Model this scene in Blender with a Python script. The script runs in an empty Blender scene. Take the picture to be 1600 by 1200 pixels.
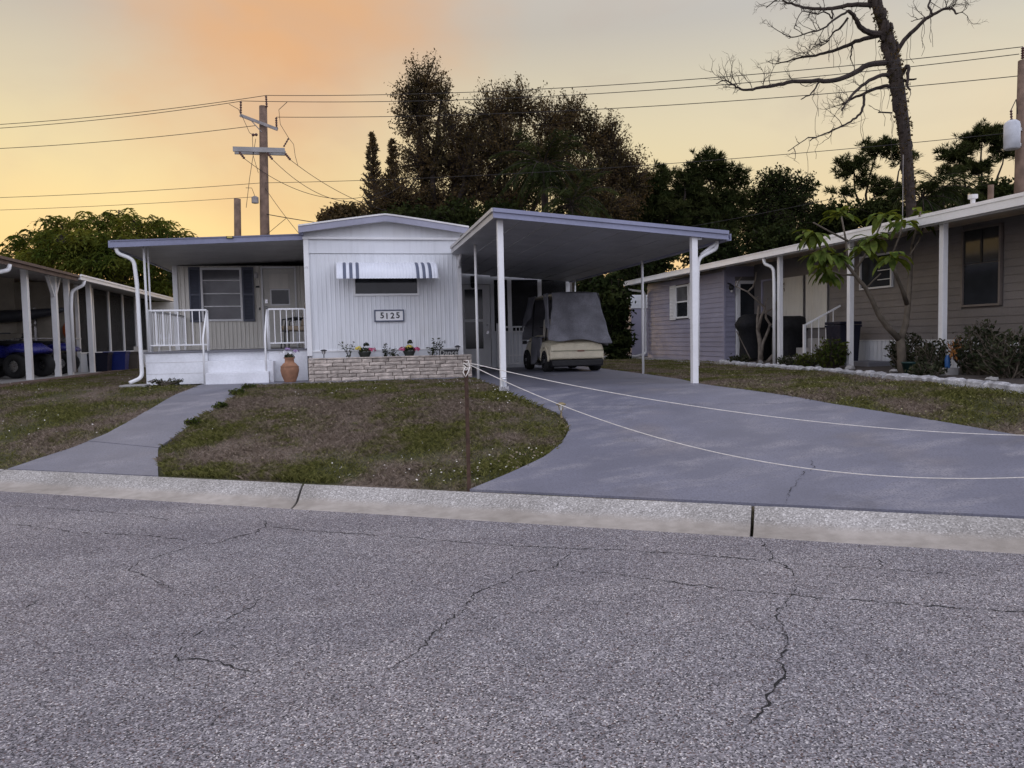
import bpy, math, random
import numpy as np
from mathutils import Vector, Matrix, noise

S = bpy.context.scene
COL = S.collection
rad = math.radians

# ------------------------------------------------------------------ camera
YAW, PITCH, ROLL = rad(12.0), rad(3.38), rad(1.2)
fw = Vector((math.sin(YAW) * math.cos(PITCH), math.cos(YAW) * math.cos(PITCH), -math.sin(PITCH)))
r0 = Vector((math.cos(YAW), -math.sin(YAW), 0))
u0 = r0.cross(fw)
rt = r0 * math.cos(ROLL) - u0 * math.sin(ROLL)
up = r0 * math.sin(ROLL) + u0 * math.cos(ROLL)
cd = bpy.data.cameras.new('camera')
cam = bpy.data.objects.new('camera', cd)
COL.objects.link(cam)
m = Matrix((rt, up, -fw)).transposed().to_4x4()
m.translation = (0, 0, 1.45)
cam.matrix_world = m
cd.sensor_width = 36
cd.lens = 27.0
cd.clip_end = 2000
S.camera = cam

# ------------------------------------------------------------------ sky: dusk, thin veil of cloud lit gold in the west, lavender in the east
SUN_AZ = rad(-14)          # from +Y towards +X
SUN_EL = rad(4)
sun_dir = Vector((math.sin(SUN_AZ) * math.cos(SUN_EL), math.cos(SUN_AZ) * math.cos(SUN_EL), math.sin(SUN_EL)))
W = bpy.data.worlds.new('World')
S.world = W
W.use_nodes = True
nt = W.node_tree
nt.nodes.clear()


def wn(t, **k):
    n = nt.nodes.new(t)
    for a, b in k.items():
        setattr(n, a, b)
    return n


def wl(a, b):
    nt.links.new(a, b)


def wmath(op, a, b=None, c=None):
    n = wn('ShaderNodeMath', operation=op)
    for i, x in enumerate((a, b, c)):
        if x is None:
            continue
        if isinstance(x, (int, float)):
            n.inputs[i].default_value = x
        else:
            wl(x, n.inputs[i])
    return n.outputs[0]


def wsmooth(x, a, b):
    n = wn('ShaderNodeMapRange', interpolation_type='SMOOTHSTEP')
    wl(x, n.inputs[0])
    n.inputs[1].default_value = a
    n.inputs[2].default_value = b
    return n.outputs[0]


def wramp(x, stops):
    n = wn('ShaderNodeValToRGB')
    e = n.color_ramp.elements
    e[0].position, e[0].color = stops[0][0], (*stops[0][1], 1)
    e[1].position, e[1].color = stops[-1][0], (*stops[-1][1], 1)
    for p, c in stops[1:-1]:
        q = e.new(p)
        q.color = (*c, 1)
    wl(x, n.inputs[0])
    return n.outputs[0]


def wmix(f, a, b):
    n = wn('ShaderNodeMix', data_type='RGBA')
    if isinstance(f, (int, float)):
        n.inputs[0].default_value = f
    else:
        wl(f, n.inputs[0])
    for s, x in ((6, a), (7, b)):
        if isinstance(x, tuple):
            n.inputs[s].default_value = (*x, 1)
        else:
            wl(x, n.inputs[s])
    return n.outputs[2]


tc = wn('ShaderNodeTexCoord')
sep = wn('ShaderNodeSeparateXYZ')
wl(tc.outputs['Generated'], sep.inputs[0])
el = wmath('MAXIMUM', sep.outputs[2], 0.0)
flat = wn('ShaderNodeCombineXYZ')
wl(sep.outputs[0], flat.inputs[0])
wl(sep.outputs[1], flat.inputs[1])
nrm = wn('ShaderNodeVectorMath', operation='NORMALIZE')
wl(flat.outputs[0], nrm.inputs[0])
dt = wn('ShaderNodeVectorMath', operation='DOT_PRODUCT')
wl(nrm.outputs[0], dt.inputs[0])
dt.inputs[1].default_value = (math.sin(SUN_AZ), math.cos(SUN_AZ), 0)
hd = dt.outputs['Value']
gold = wramp(el, [(0.0, (0.95, 0.50, 0.20)), (0.08, (0.84, 0.55, 0.23)), (0.15, (0.72, 0.565, 0.275)), (0.23, (0.64, 0.54, 0.325)), (0.29, (0.56, 0.49, 0.35)), (0.36, (0.44, 0.40, 0.345)), (0.75, (0.62, 0.58, 0.60)), (1.0, (0.90, 0.92, 1.10))])
beige = wramp(el, [(0.0, (0.85, 0.50, 0.28)), (0.10, (0.72, 0.53, 0.31)), (0.17, (0.67, 0.545, 0.345)), (0.25, (0.63, 0.55, 0.40)), (0.31, (0.55, 0.51, 0.41)), (0.37, (0.445, 0.435, 0.42)), (0.75, (0.62, 0.59, 0.62)), (1.0, (0.90, 0.92, 1.10))])
lav = wramp(el, [(0.0, (0.85, 0.82, 0.95)), (0.3, (1.20, 1.24, 1.48)), (1.0, (0.90, 0.92, 1.10))])
base = wmix(wsmooth(hd, 0.55, 1.0), beige, gold)
# wispy variation and one broad salmon cloud drifting high over the sunset
mp = wn('ShaderNodeMapping')
mp.inputs['Scale'].default_value = (1.0, 1.0, 1.7)
wl(tc.outputs['Generated'], mp.inputs[0])
nz = wn('ShaderNodeTexNoise')
nz.inputs['Scale'].default_value = 3.1
nz.inputs['Detail'].default_value = 5
nz.inputs['Roughness'].default_value = 0.55
wl(mp.outputs[0], nz.inputs['Vector'])
cl = wn('ShaderNodeVectorMath', operation='DISTANCE')
wl(tc.outputs['Generated'], cl.inputs[0])
cl.inputs[1].default_value = (-0.06, 0.935, 0.35)
cm = wmath('MULTIPLY', wsmooth(wmath('ADD', cl.outputs['Value'], wmath('MULTIPLY', wmath('SUBTRACT', nz.outputs[0], 0.5), 0.34)), 0.255, 0.02), 1.0)
base = wmix(cm, base, (0.61, 0.35, 0.185))
sm = wn('ShaderNodeTexNoise')
sm.inputs['Scale'].default_value = 6.5
sm.inputs['Detail'].default_value = 6
sm.inputs['Distortion'].default_value = 0.6
wl(mp.outputs[0], sm.inputs['Vector'])
base = wmix(wmath('MULTIPLY', wsmooth(sm.outputs[0], 0.45, 0.75), 0.22), base, (0.42, 0.34, 0.29))
wisp = wmath('MULTIPLY', wsmooth(nz.outputs[0], 0.48, 0.72), wmath('MULTIPLY', wsmooth(hd, 0.2, 0.9), 0.18))
base = wmix(wisp, base, (0.72, 0.45, 0.25))
base = wmix(wsmooth(hd, 0.45, -0.45), base, lav)
sky = wn('ShaderNodeTexSky', sky_type='NISHITA')
sky.sun_disc = False
sky.sun_elevation = SUN_EL
sky.sun_rotation = SUN_AZ
sky.air_density = 1.2
sky.dust_density = 2.0
bgA = wn('ShaderNodeBackground')
bgA.inputs[1].default_value = 0.05
wl(sky.outputs[0], bgA.inputs[0])
bgB = wn('ShaderNodeBackground')
bgB.inputs[1].default_value = 1.0
wl(base, bgB.inputs[0])
mixw = wn('ShaderNodeMixShader')
mixw.inputs[0].default_value = 0.92
wl(bgA.outputs[0], mixw.inputs[1])
wl(bgB.outputs[0], mixw.inputs[2])
wo = wn('ShaderNodeOutputWorld')
wl(mixw.outputs[0], wo.inputs[0])

sl = bpy.data.lights.new('sun', 'SUN')
sl.energy = 0.15
sl.angle = rad(10)
sl.color = (1.0, 0.72, 0.45)
so = bpy.data.objects.new('sun', sl)
so.rotation_euler = sun_dir.to_track_quat('Z', 'Y').to_euler()
COL.objects.link(so)

S.view_settings.view_transform = 'Standard'
S.view_settings.look = 'None'
S.view_settings.gamma = 1
S.view_settings.exposure = 0.42
S.view_settings.use_curve_mapping = False
S.render.engine = 'CYCLES'
S.cycles.max_bounces = 6
S.cycles.transparent_max_bounces = 8
S.cycles.use_denoising = True

# ------------------------------------------------------------------ measured positions (metres; X along the home's front, Y into the lot, Z up)
OAK_TALL = [(3.4, 31.65, 11.81, 1.03, 1.19), (3.03, 31.96, 10.49, 1.15, 1.15), (4.19, 30.96, 9.88, 0.92, 1.12), (3.5, 31.44, 8.71, 1.6, 1.14), (2.22, 31.1, 7.1, 1.52, 1.12), (3.96, 31.75, 6.99, 1.57, 1.31), (5.09, 31.1, 8.68, 0.78, 1.29), (1.6, 31.7, 6.3, 1.34, 0.78), (4.87, 31.73, 9.72, 0.89, 1.05), (2.77, 31.75, 11.31, 0.78, 0.93), (4.04, 31.48, 11.28, 0.67, 0.88)]
OAK_MID = [(6.23, 32.01, 10.81, 1.28, 1.33), (5.54, 32.1, 9.84, 0.96, 1.17), (4.98, 32.15, 8.65, 1.07, 1.17), (7.53, 32.28, 11.28, 1.19, 1.19), (8.56, 31.5, 10.44, 1.07, 1.07), (6.59, 31.32, 9.16, 1.63, 1.36), (8.25, 31.46, 8.85, 1.49, 1.33), (5.39, 31.49, 7.75, 1.31, 1.31), (6.9, 31.67, 7.42, 1.6, 1.23)]
OAK_RIGHT = [(9.73, 32.3, 10.98, 0.94, 1.1), (11.36, 31.89, 9.85, 0.88, 1.26), (10.56, 32.07, 10.0, 1.1, 1.21), (11.45, 31.79, 8.61, 1.21, 1.38), (9.94, 31.57, 7.99, 1.52, 1.46), (12.11, 31.63, 8.18, 1.1, 1.38), (9.35, 32.33, 10.03, 1.1, 1.1), (10.69, 31.33, 6.75, 1.9, 1.08)]
PINE_A = [(16.75, 33.78, 9.26, 1.02, 0.84), (15.7, 33.96, 8.59, 0.9, 0.72), (17.76, 33.53, 8.7, 1.02, 0.66), (16.11, 33.82, 7.68, 1.38, 0.9), (17.72, 33.47, 7.5, 1.08, 0.84), (14.82, 34.14, 8.46, 0.66, 0.78), (16.81, 33.61, 6.62, 1.8, 1.02)]
PINE_B = [(13.9, 33.33, 8.71, 0.64, 0.7), (13.68, 33.32, 7.84, 0.93, 0.82), (14.21, 33.15, 6.81, 1.34, 0.99), (12.78, 33.44, 6.7, 1.17, 1.05)]
OAK_FAR = [(20.51, 33.97, 8.7, 1.11, 0.74), (21.92, 33.66, 8.51, 0.8, 0.49), (19.73, 34.09, 7.94, 1.05, 0.86), (21.07, 33.78, 7.61, 1.36, 0.99), (22.25, 33.48, 6.66, 1.23, 0.86), (19.99, 33.96, 6.7, 1.73, 1.11)]
PINE_C = [(27.44, 35.7, 10.93, 1.27, 0.53), (26.11, 35.93, 9.96, 1.13, 0.67), (28.63, 35.41, 10.31, 0.8, 0.6), (26.9, 35.72, 9.18, 1.0, 0.33), (25.41, 36.0, 8.71, 0.73, 0.33), (28.02, 35.44, 8.66, 1.2, 0.47)]
PINE_D = [(31.04, 32.89, 10.89, 1.27, 0.57), (29.78, 33.11, 10.13, 1.01, 0.51), (32.1, 32.62, 10.24, 0.82, 0.57), (30.68, 32.88, 9.41, 1.08, 0.38), (29.44, 33.13, 9.25, 0.7, 0.32)]
LEFT_TREE = [(-10.84, 41.63, 8.21, 0.57, 0.38), (-11.97, 41.84, 7.7, 1.08, 0.44), (-13.68, 42.2, 7.58, 1.08, 0.44), (-9.66, 41.33, 7.43, 1.39, 0.51), (-8.34, 41.02, 6.89, 0.89, 0.44), (-14.79, 42.39, 6.91, 1.2, 0.44), (-12.59, 40.88, 6.63, 1.73, 0.49), (-10.78, 41.0, 6.5, 1.75, 0.56), (-15.74, 42.55, 6.2, 1.14, 0.44), (-13.37, 41.0, 5.82, 1.85, 0.49), (-11.12, 40.5, 5.46, 1.85, 0.56), (-9.28, 40.63, 5.69, 1.38, 0.56), (-8.66, 40.95, 4.62, 1.14, 0.57), (-10.52, 41.35, 4.66, 1.27, 0.44)]
HEDGES = [[(0.08, 29.96, 6.02, 0.82, 0.53), (-0.4, 30.05, 5.86, 0.53, 0.39)], [(2.39, 28.94, 5.73, 1.19, 0.71), (1.45, 29.12, 5.44, 0.95, 0.57)], [(4.33, 29.05, 5.86, 1.06, 0.82)], [(5.97, 29.22, 5.97, 0.98, 0.69)], [(11.53, 28.47, 4.69, 1.5, 1.0), (11.25, 28.46, 3.57, 1.25, 1.25)], [(14.44, 28.89, 4.87, 1.55, 0.93), (15.17, 28.68, 4.08, 1.55, 1.03)], [(17.1, 28.32, 4.94, 1.45, 0.93), (18.22, 28.06, 4.53, 1.03, 0.78)], [(8.09, 22.91, 2.37, 0.6, 1.0), (8.25, 22.81, 1.16, 0.48, 0.68)], [(8.14, 24.97, 2.67, 0.56, 1.3)], [(20.79, 29.66, 6.21, 1.38, 0.82)], [(21.99, 28.39, 6.29, 1.07, 0.64)], [(25.04, 25.71, 6.52, 1.0, 0.65)], [(-6.22, 32.22, 4.32, 0.55, 0.6)], [(-9.48, 43.12, 3.8, 1.33, 2.0), (-10.33, 43.24, 2.82, 1.33, 2.0)]]
PALMS = [(7.08, 27.03, 7.54), (7.85, 26.26, 6.06), (22.09, 25.32, 6.64), (23.57, 26.02, 6.5), (20.63, 24.58, 6.19)]
NORFOLK = [[(1.29, 34.07, 10.47), (1.43, 33.8, 6.62)], [(2.21, 34.89, 10.41), (2.36, 34.64, 6.76)]]
DEAD_TRUNK = [(19.53, 23.71, 4.97, 0.161), (19.52, 23.76, 5.74, 0.167), (19.46, 23.85, 7.08, 0.179), (19.37, 23.96, 8.48, 0.198), (19.24, 24.06, 9.68, 0.217), (19.1, 24.15, 10.73, 0.229), (18.98, 24.22, 11.44, 0.217), (18.8, 24.3, 12.15, 0.186), (18.61, 24.37, 12.64, 0.142), (18.46, 24.44, 13.21, 0.124), (18.3, 24.5, 13.7, 0.08)]
DEAD_LIMBS = [[(19.02, 24.15, 10.42, 0.077), (18.4, 24.07, 10.33, 0.066), (17.71, 23.99, 9.93, 0.055), (17.16, 23.87, 9.46, 0.044), (16.86, 23.72, 9.2, 0.032), (16.62, 23.54, 8.91, 0.021)], [(19.01, 24.13, 10.04, 0.07), (18.7, 24.36, 10.06, 0.061), (18.25, 24.61, 9.89, 0.052), (18.0, 24.82, 9.79, 0.043), (17.86, 25.01, 9.73, 0.034), (17.78, 25.19, 9.68, 0.025)], [(18.04, 24.32, 9.78, 0.049), (17.86, 24.12, 9.3, 0.044), (17.54, 23.96, 8.89, 0.039), (17.07, 23.84, 8.61, 0.033), (16.53, 23.74, 8.36, 0.028), (16.0, 23.63, 8.14, 0.023), (15.41, 23.53, 7.87, 0.018)], [(16.34, 24.59, 8.28, 0.025), (15.86, 24.34, 8.19, 0.019), (15.39, 24.09, 7.94, 0.013), (14.79, 23.86, 7.59, 0.007)], [(18.97, 24.19, 10.88, 0.105), (18.11, 24.22, 10.74, 0.097), (17.47, 24.2, 10.39, 0.089), (16.76, 24.2, 10.15, 0.081), (15.94, 24.23, 10.09, 0.072), (15.05, 24.27, 10.02, 0.064), (14.37, 24.27, 9.86, 0.056), (13.82, 24.24, 9.76, 0.047), (13.35, 24.19, 9.66, 0.039), (12.96, 24.14, 9.76, 0.031), (12.64, 24.08, 9.92, 0.022), (12.24, 24.01, 9.75, 0.014)], [(16.5, 24.67, 10.21, 0.032), (16.07, 24.43, 9.76, 0.025), (15.51, 24.22, 9.45, 0.018)], [(18.86, 24.27, 11.86, 0.084), (18.24, 24.62, 11.79, 0.074), (17.82, 24.92, 11.66, 0.064), (17.39, 25.22, 11.54, 0.054), (16.95, 25.53, 11.49, 0.044), (16.51, 25.84, 11.47, 0.034), (16.05, 26.16, 11.41, 0.024), (15.81, 26.43, 11.42, 0.014)], [(18.86, 24.27, 11.83, 0.113), (18.25, 24.2, 11.83, 0.101), (17.84, 24.08, 11.86, 0.09), (17.51, 23.95, 12.0, 0.079), (17.26, 23.81, 12.19, 0.067), (16.93, 23.68, 12.28, 0.056)], [(17.58, 24.59, 12.7, 0.042), (16.96, 24.5, 12.31, 0.036), (16.49, 24.37, 11.96, 0.03), (15.82, 24.29, 11.72, 0.023), (15.16, 24.22, 11.52, 0.017), (14.72, 24.11, 11.59, 0.011)], [(18.62, 24.38, 12.89, 0.091), (17.98, 24.7, 12.98, 0.08), (17.53, 24.97, 12.99, 0.069), (17.08, 25.25, 13.0, 0.058), (16.48, 25.56, 13.16, 0.047), (16.02, 25.84, 13.39, 0.036), (15.77, 26.09, 13.62, 0.025), (15.42, 26.32, 13.37, 0.014)], [(19.18, 24.16, 11.15, 0.084), (19.37, 24.0, 11.59, 0.076), (19.69, 23.81, 11.94, 0.068), (19.93, 23.62, 12.19, 0.06), (20.1, 23.45, 12.3, 0.052), (20.33, 23.26, 12.4, 0.044), (20.49, 23.08, 12.34, 0.036), (20.52, 22.91, 12.1, 0.028)], [(20.46, 23.97, 12.52, 0.042), (20.5, 24.16, 12.96, 0.035), (20.78, 24.3, 13.38, 0.028), (21.16, 24.4, 13.66, 0.021)], [(20.39, 23.98, 12.46, 0.025), (20.23, 24.27, 12.47, 0.016), (20.1, 24.56, 12.5, 0.007)], [(17.75, 24.49, 11.64, 0.035), (17.77, 24.63, 11.45, 0.026), (17.82, 24.75, 11.08, 0.018)], [(17.57, 24.58, 12.45, 0.042), (17.38, 24.76, 12.17, 0.035), (17.2, 24.94, 12.02, 0.028), (17.11, 25.1, 11.8, 0.021), (16.66, 25.34, 11.65, 0.014)], [(17.03, 24.71, 12.75, 0.032), (16.92, 24.55, 12.4, 0.027), (16.56, 24.47, 12.55, 0.023), (16.19, 24.38, 12.42, 0.019), (15.62, 24.34, 12.43, 0.015), (15.24, 24.22, 11.82, 0.011)], [(19.37, 24.08, 10.45, 0.077), (19.44, 23.87, 10.66, 0.061), (19.24, 23.67, 9.97, 0.045), (19.19, 23.46, 9.69, 0.028)], [(19.36, 24.07, 10.2, 0.042), (19.4, 23.43, 10.07, 0.028)], [(18.98, 24.08, 9.09, 0.028), (18.5, 24.18, 9.12, 0.025)]]
PLUM = [[(8.67, 10.71, 0.69, 0.0755), (8.67, 10.73, 1.0, 0.0697), (8.66, 10.75, 1.32, 0.0639)], [(8.66, 10.75, 1.29, 0.0552), (8.82, 10.83, 1.55, 0.0494), (8.94, 10.93, 1.87, 0.0436), (9.05, 11.03, 2.26, 0.0377), (9.15, 11.13, 2.6, 0.0319), (9.26, 11.23, 2.88, 0.0261)], [(8.66, 10.75, 1.29, 0.0494), (8.42, 10.74, 1.5, 0.045), (8.24, 10.72, 1.7, 0.0407), (8.09, 10.7, 1.96, 0.0363), (7.95, 10.68, 2.15, 0.0319), (7.77, 10.66, 2.32, 0.0276), (7.54, 10.65, 2.58, 0.0232)], [(8.78, 10.76, 1.87, 0.0377), (8.6, 10.64, 2.09, 0.0319), (8.38, 10.53, 2.34, 0.0261), (8.2, 10.41, 2.58, 0.0203)], [(8.15, 10.91, 2.14, 0.0116), (8.33, 10.98, 2.26, 0.0087), (8.52, 11.05, 2.38, 0.0058)], [(7.98, 10.95, 2.35, 0.0174), (7.86, 11.19, 2.38, 0.0145), (7.81, 11.41, 2.48, 0.0116)], [(7.96, 10.96, 2.38, 0.0203), (8.23, 11.07, 2.65, 0.0167), (8.49, 11.19, 2.93, 0.0131)], [(7.88, 10.99, 2.5, 0.0203), (7.92, 11.11, 2.94, 0.016), (7.92, 11.23, 3.34, 0.0116)], [(8.55, 10.85, 2.62, 0.0174), (8.79, 10.93, 3.01, 0.0145), (8.89, 11.02, 3.23, 0.0116)], [(7.89, 11.01, 2.9, 0.0174), (7.52, 10.94, 3.03, 0.0145), (7.18, 10.87, 3.16, 0.0116)], [(8.89, 10.79, 2.82, 0.0203), (8.93, 10.7, 3.18, 0.0167), (8.89, 10.61, 3.31, 0.0131)], [(8.29, 10.92, 2.89, 0.0145), (8.45, 11.0, 3.11, 0.0123), (8.61, 11.09, 3.32, 0.0102)], [(8.85, 10.79, 2.65, 0.0131), (9.11, 10.9, 2.89, 0.0116), (9.31, 11.03, 3.18, 0.0102)]]
PLUM_TIPS = [(7.56, 11.05, 2.44), (7.66, 10.87, 3.28), (7.0, 10.59, 2.95), (8.54, 10.58, 3.13), (9.19, 10.96, 3.34), (8.22, 10.84, 2.91), (8.54, 11.0, 3.31), (7.15, 10.64, 2.68), (7.93, 10.05, 2.54), (9.61, 11.38, 3.23), (7.91, 10.68, 2.69), (7.43, 10.68, 2.63)]
BARE = [[(9.54, 16.57, 0.67, 0.0758), (9.58, 16.61, 0.86, 0.0657), (9.6, 16.66, 1.19, 0.0556), (9.58, 16.73, 1.52, 0.0455), (9.6, 16.78, 1.8, 0.0354), (9.66, 16.83, 2.1, 0.0253)], [(9.53, 16.62, 1.54, 0.0379), (9.58, 16.57, 1.87, 0.0334), (9.64, 16.5, 2.04, 0.0288), (9.41, 16.5, 2.24, 0.0243), (9.18, 16.5, 2.43, 0.0197), (8.89, 16.51, 2.56, 0.0152)], [(9.71, 16.61, 2.04, 0.0177), (9.72, 16.62, 2.17, 0.0139), (9.76, 16.61, 2.27, 0.0101)], [(9.31, 16.72, 2.44, 0.0227), (9.47, 16.76, 2.56, 0.0202), (9.57, 16.82, 2.74, 0.0177), (9.63, 16.89, 2.9, 0.0152)], [(9.04, 16.79, 2.57, 0.0152), (9.02, 16.79, 2.61, 0.0126), (9.06, 16.79, 2.69, 0.0101)], [(9.07, 16.78, 2.59, 0.0126), (9.17, 16.87, 2.72, 0.0101), (9.27, 16.95, 2.8, 0.0076)], [(9.56, 16.57, 0.86, 0.043), (9.64, 16.62, 1.21, 0.039), (9.8, 16.65, 1.51, 0.035), (9.87, 16.68, 1.66, 0.0311), (9.8, 16.75, 1.82, 0.0271), (9.83, 16.8, 1.97, 0.0231), (9.98, 16.82, 2.02, 0.0191), (10.16, 16.83, 2.15, 0.0152)], [(9.78, 16.57, 1.61, 0.0152), (9.96, 16.64, 1.71, 0.0135), (10.02, 16.74, 1.92, 0.0118), (10.13, 16.83, 2.07, 0.0101)], [(9.67, 16.54, 0.7, 0.0632), (9.86, 16.47, 0.95, 0.0563), (10.04, 16.4, 1.13, 0.0495), (10.21, 16.33, 1.32, 0.0426), (10.4, 16.27, 1.7, 0.0358), (10.46, 16.23, 1.99, 0.0289), (10.5, 16.19, 2.29, 0.022), (10.55, 16.16, 2.71, 0.0152)], [(10.29, 16.45, 1.32, 0.0253), (10.58, 16.54, 1.45, 0.019), (10.83, 16.66, 1.67, 0.0126)], [(10.08, 16.48, 1.13, 0.0227), (10.02, 16.6, 1.25, 0.0177), (9.95, 16.72, 1.28, 0.0126)], [(10.29, 16.45, 1.35, 0.0202), (10.18, 16.38, 1.53, 0.0152), (10.06, 16.31, 1.65, 0.0101)], [(10.58, 16.43, 2.05, 0.0177), (10.52, 16.55, 2.11, 0.0139), (10.52, 16.65, 2.19, 0.0101)], [(10.63, 16.41, 1.92, 0.0126), (10.72, 16.39, 1.95, 0.0101)], [(10.65, 16.43, 2.3, 0.0114), (10.57, 16.45, 2.39, 0.0076)], [(10.09, 16.48, 1.18, 0.0278), (10.1, 16.57, 1.5, 0.0253), (10.0, 16.67, 1.76, 0.0227), (10.02, 16.75, 2.02, 0.0202), (10.17, 16.8, 2.33, 0.0177), (10.31, 16.86, 2.56, 0.0152), (10.41, 16.92, 2.85, 0.0126)], [(10.08, 16.55, 2.41, 0.0152), (10.01, 16.67, 2.4, 0.0126), (9.97, 16.78, 2.34, 0.0101)], [(10.13, 16.55, 2.59, 0.0152), (10.32, 16.68, 2.74, 0.0126), (10.58, 16.77, 2.68, 0.0101)], [(10.13, 16.55, 2.54, 0.0152), (9.93, 16.5, 2.69, 0.0126), (9.78, 16.43, 2.73, 0.0101)], [(10.15, 16.55, 2.51, 0.0126), (10.25, 16.61, 2.29, 0.0107), (10.39, 16.68, 2.27, 0.0088)], [(9.48, 16.67, 2.25, 0.0177), (9.54, 16.66, 2.32, 0.0126)]]

# ------------------------------------------------------------------ helpers
ZG = 0.73                      # level of the house pads above the gutter
NX, NY = 0.515, 0.857          # normal of the street, pointing into the lots
BACK = 6.12                    # distance of the kerb's back edge from the camera's foot
rnd = random.Random(11)
nprng = np.random.default_rng(5)


def sd(x, y):
    return NX * x + NY * y - BACK


def gz(x, y):
    s = sd(x, y)
    if s < 0:
        return 0.13
    if s < 3.7:
        return 0.13 + 0.146 * s
    t = min(1.0, (s - 3.7) / 1.2)
    return 0.6702 + 0.0598 * (2 * t - t * t)


def gz_np(x, y):
    s = NX * x + NY * y - BACK
    t = np.clip((s - 3.7) / 1.2, 0, 1)
    return np.where(s < 0, 0.13, np.where(s < 3.7, 0.13 + 0.146 * s, 0.6702 + 0.0598 * (2 * t - t * t)))


BASE = {}


def tag(o, label=None, cat=None, group=None, kind=None):
    if label:
        o['label'] = label
    if cat:
        o['category'] = cat
    if group:
        o['group'] = group
    if kind:
        o['kind'] = kind
    return o


def thing(name, loc, label, cat, group=None, kind=None):
    o = bpy.data.objects.new(name, None)
    o.empty_display_size = 0.1
    COL.objects.link(o)
    o.location = loc
    BASE[o] = Vector(loc)
    return tag(o, label, cat, group, kind)


def link(name, me, mat, parent=None, loc=None):
    o = bpy.data.objects.new(name, me)
    COL.objects.link(o)
    if mat is not None and not me.materials:
        me.materials.append(mat)
    if parent is not None:
        o.parent = parent
        BASE[o] = BASE[parent]
        if loc is not None:
            o.location = Vector(loc) - BASE[parent]
    else:
        BASE[o] = Vector((0, 0, 0)) if loc is None else Vector(loc)
        if loc is not None:
            o.location = loc
    return o


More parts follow.
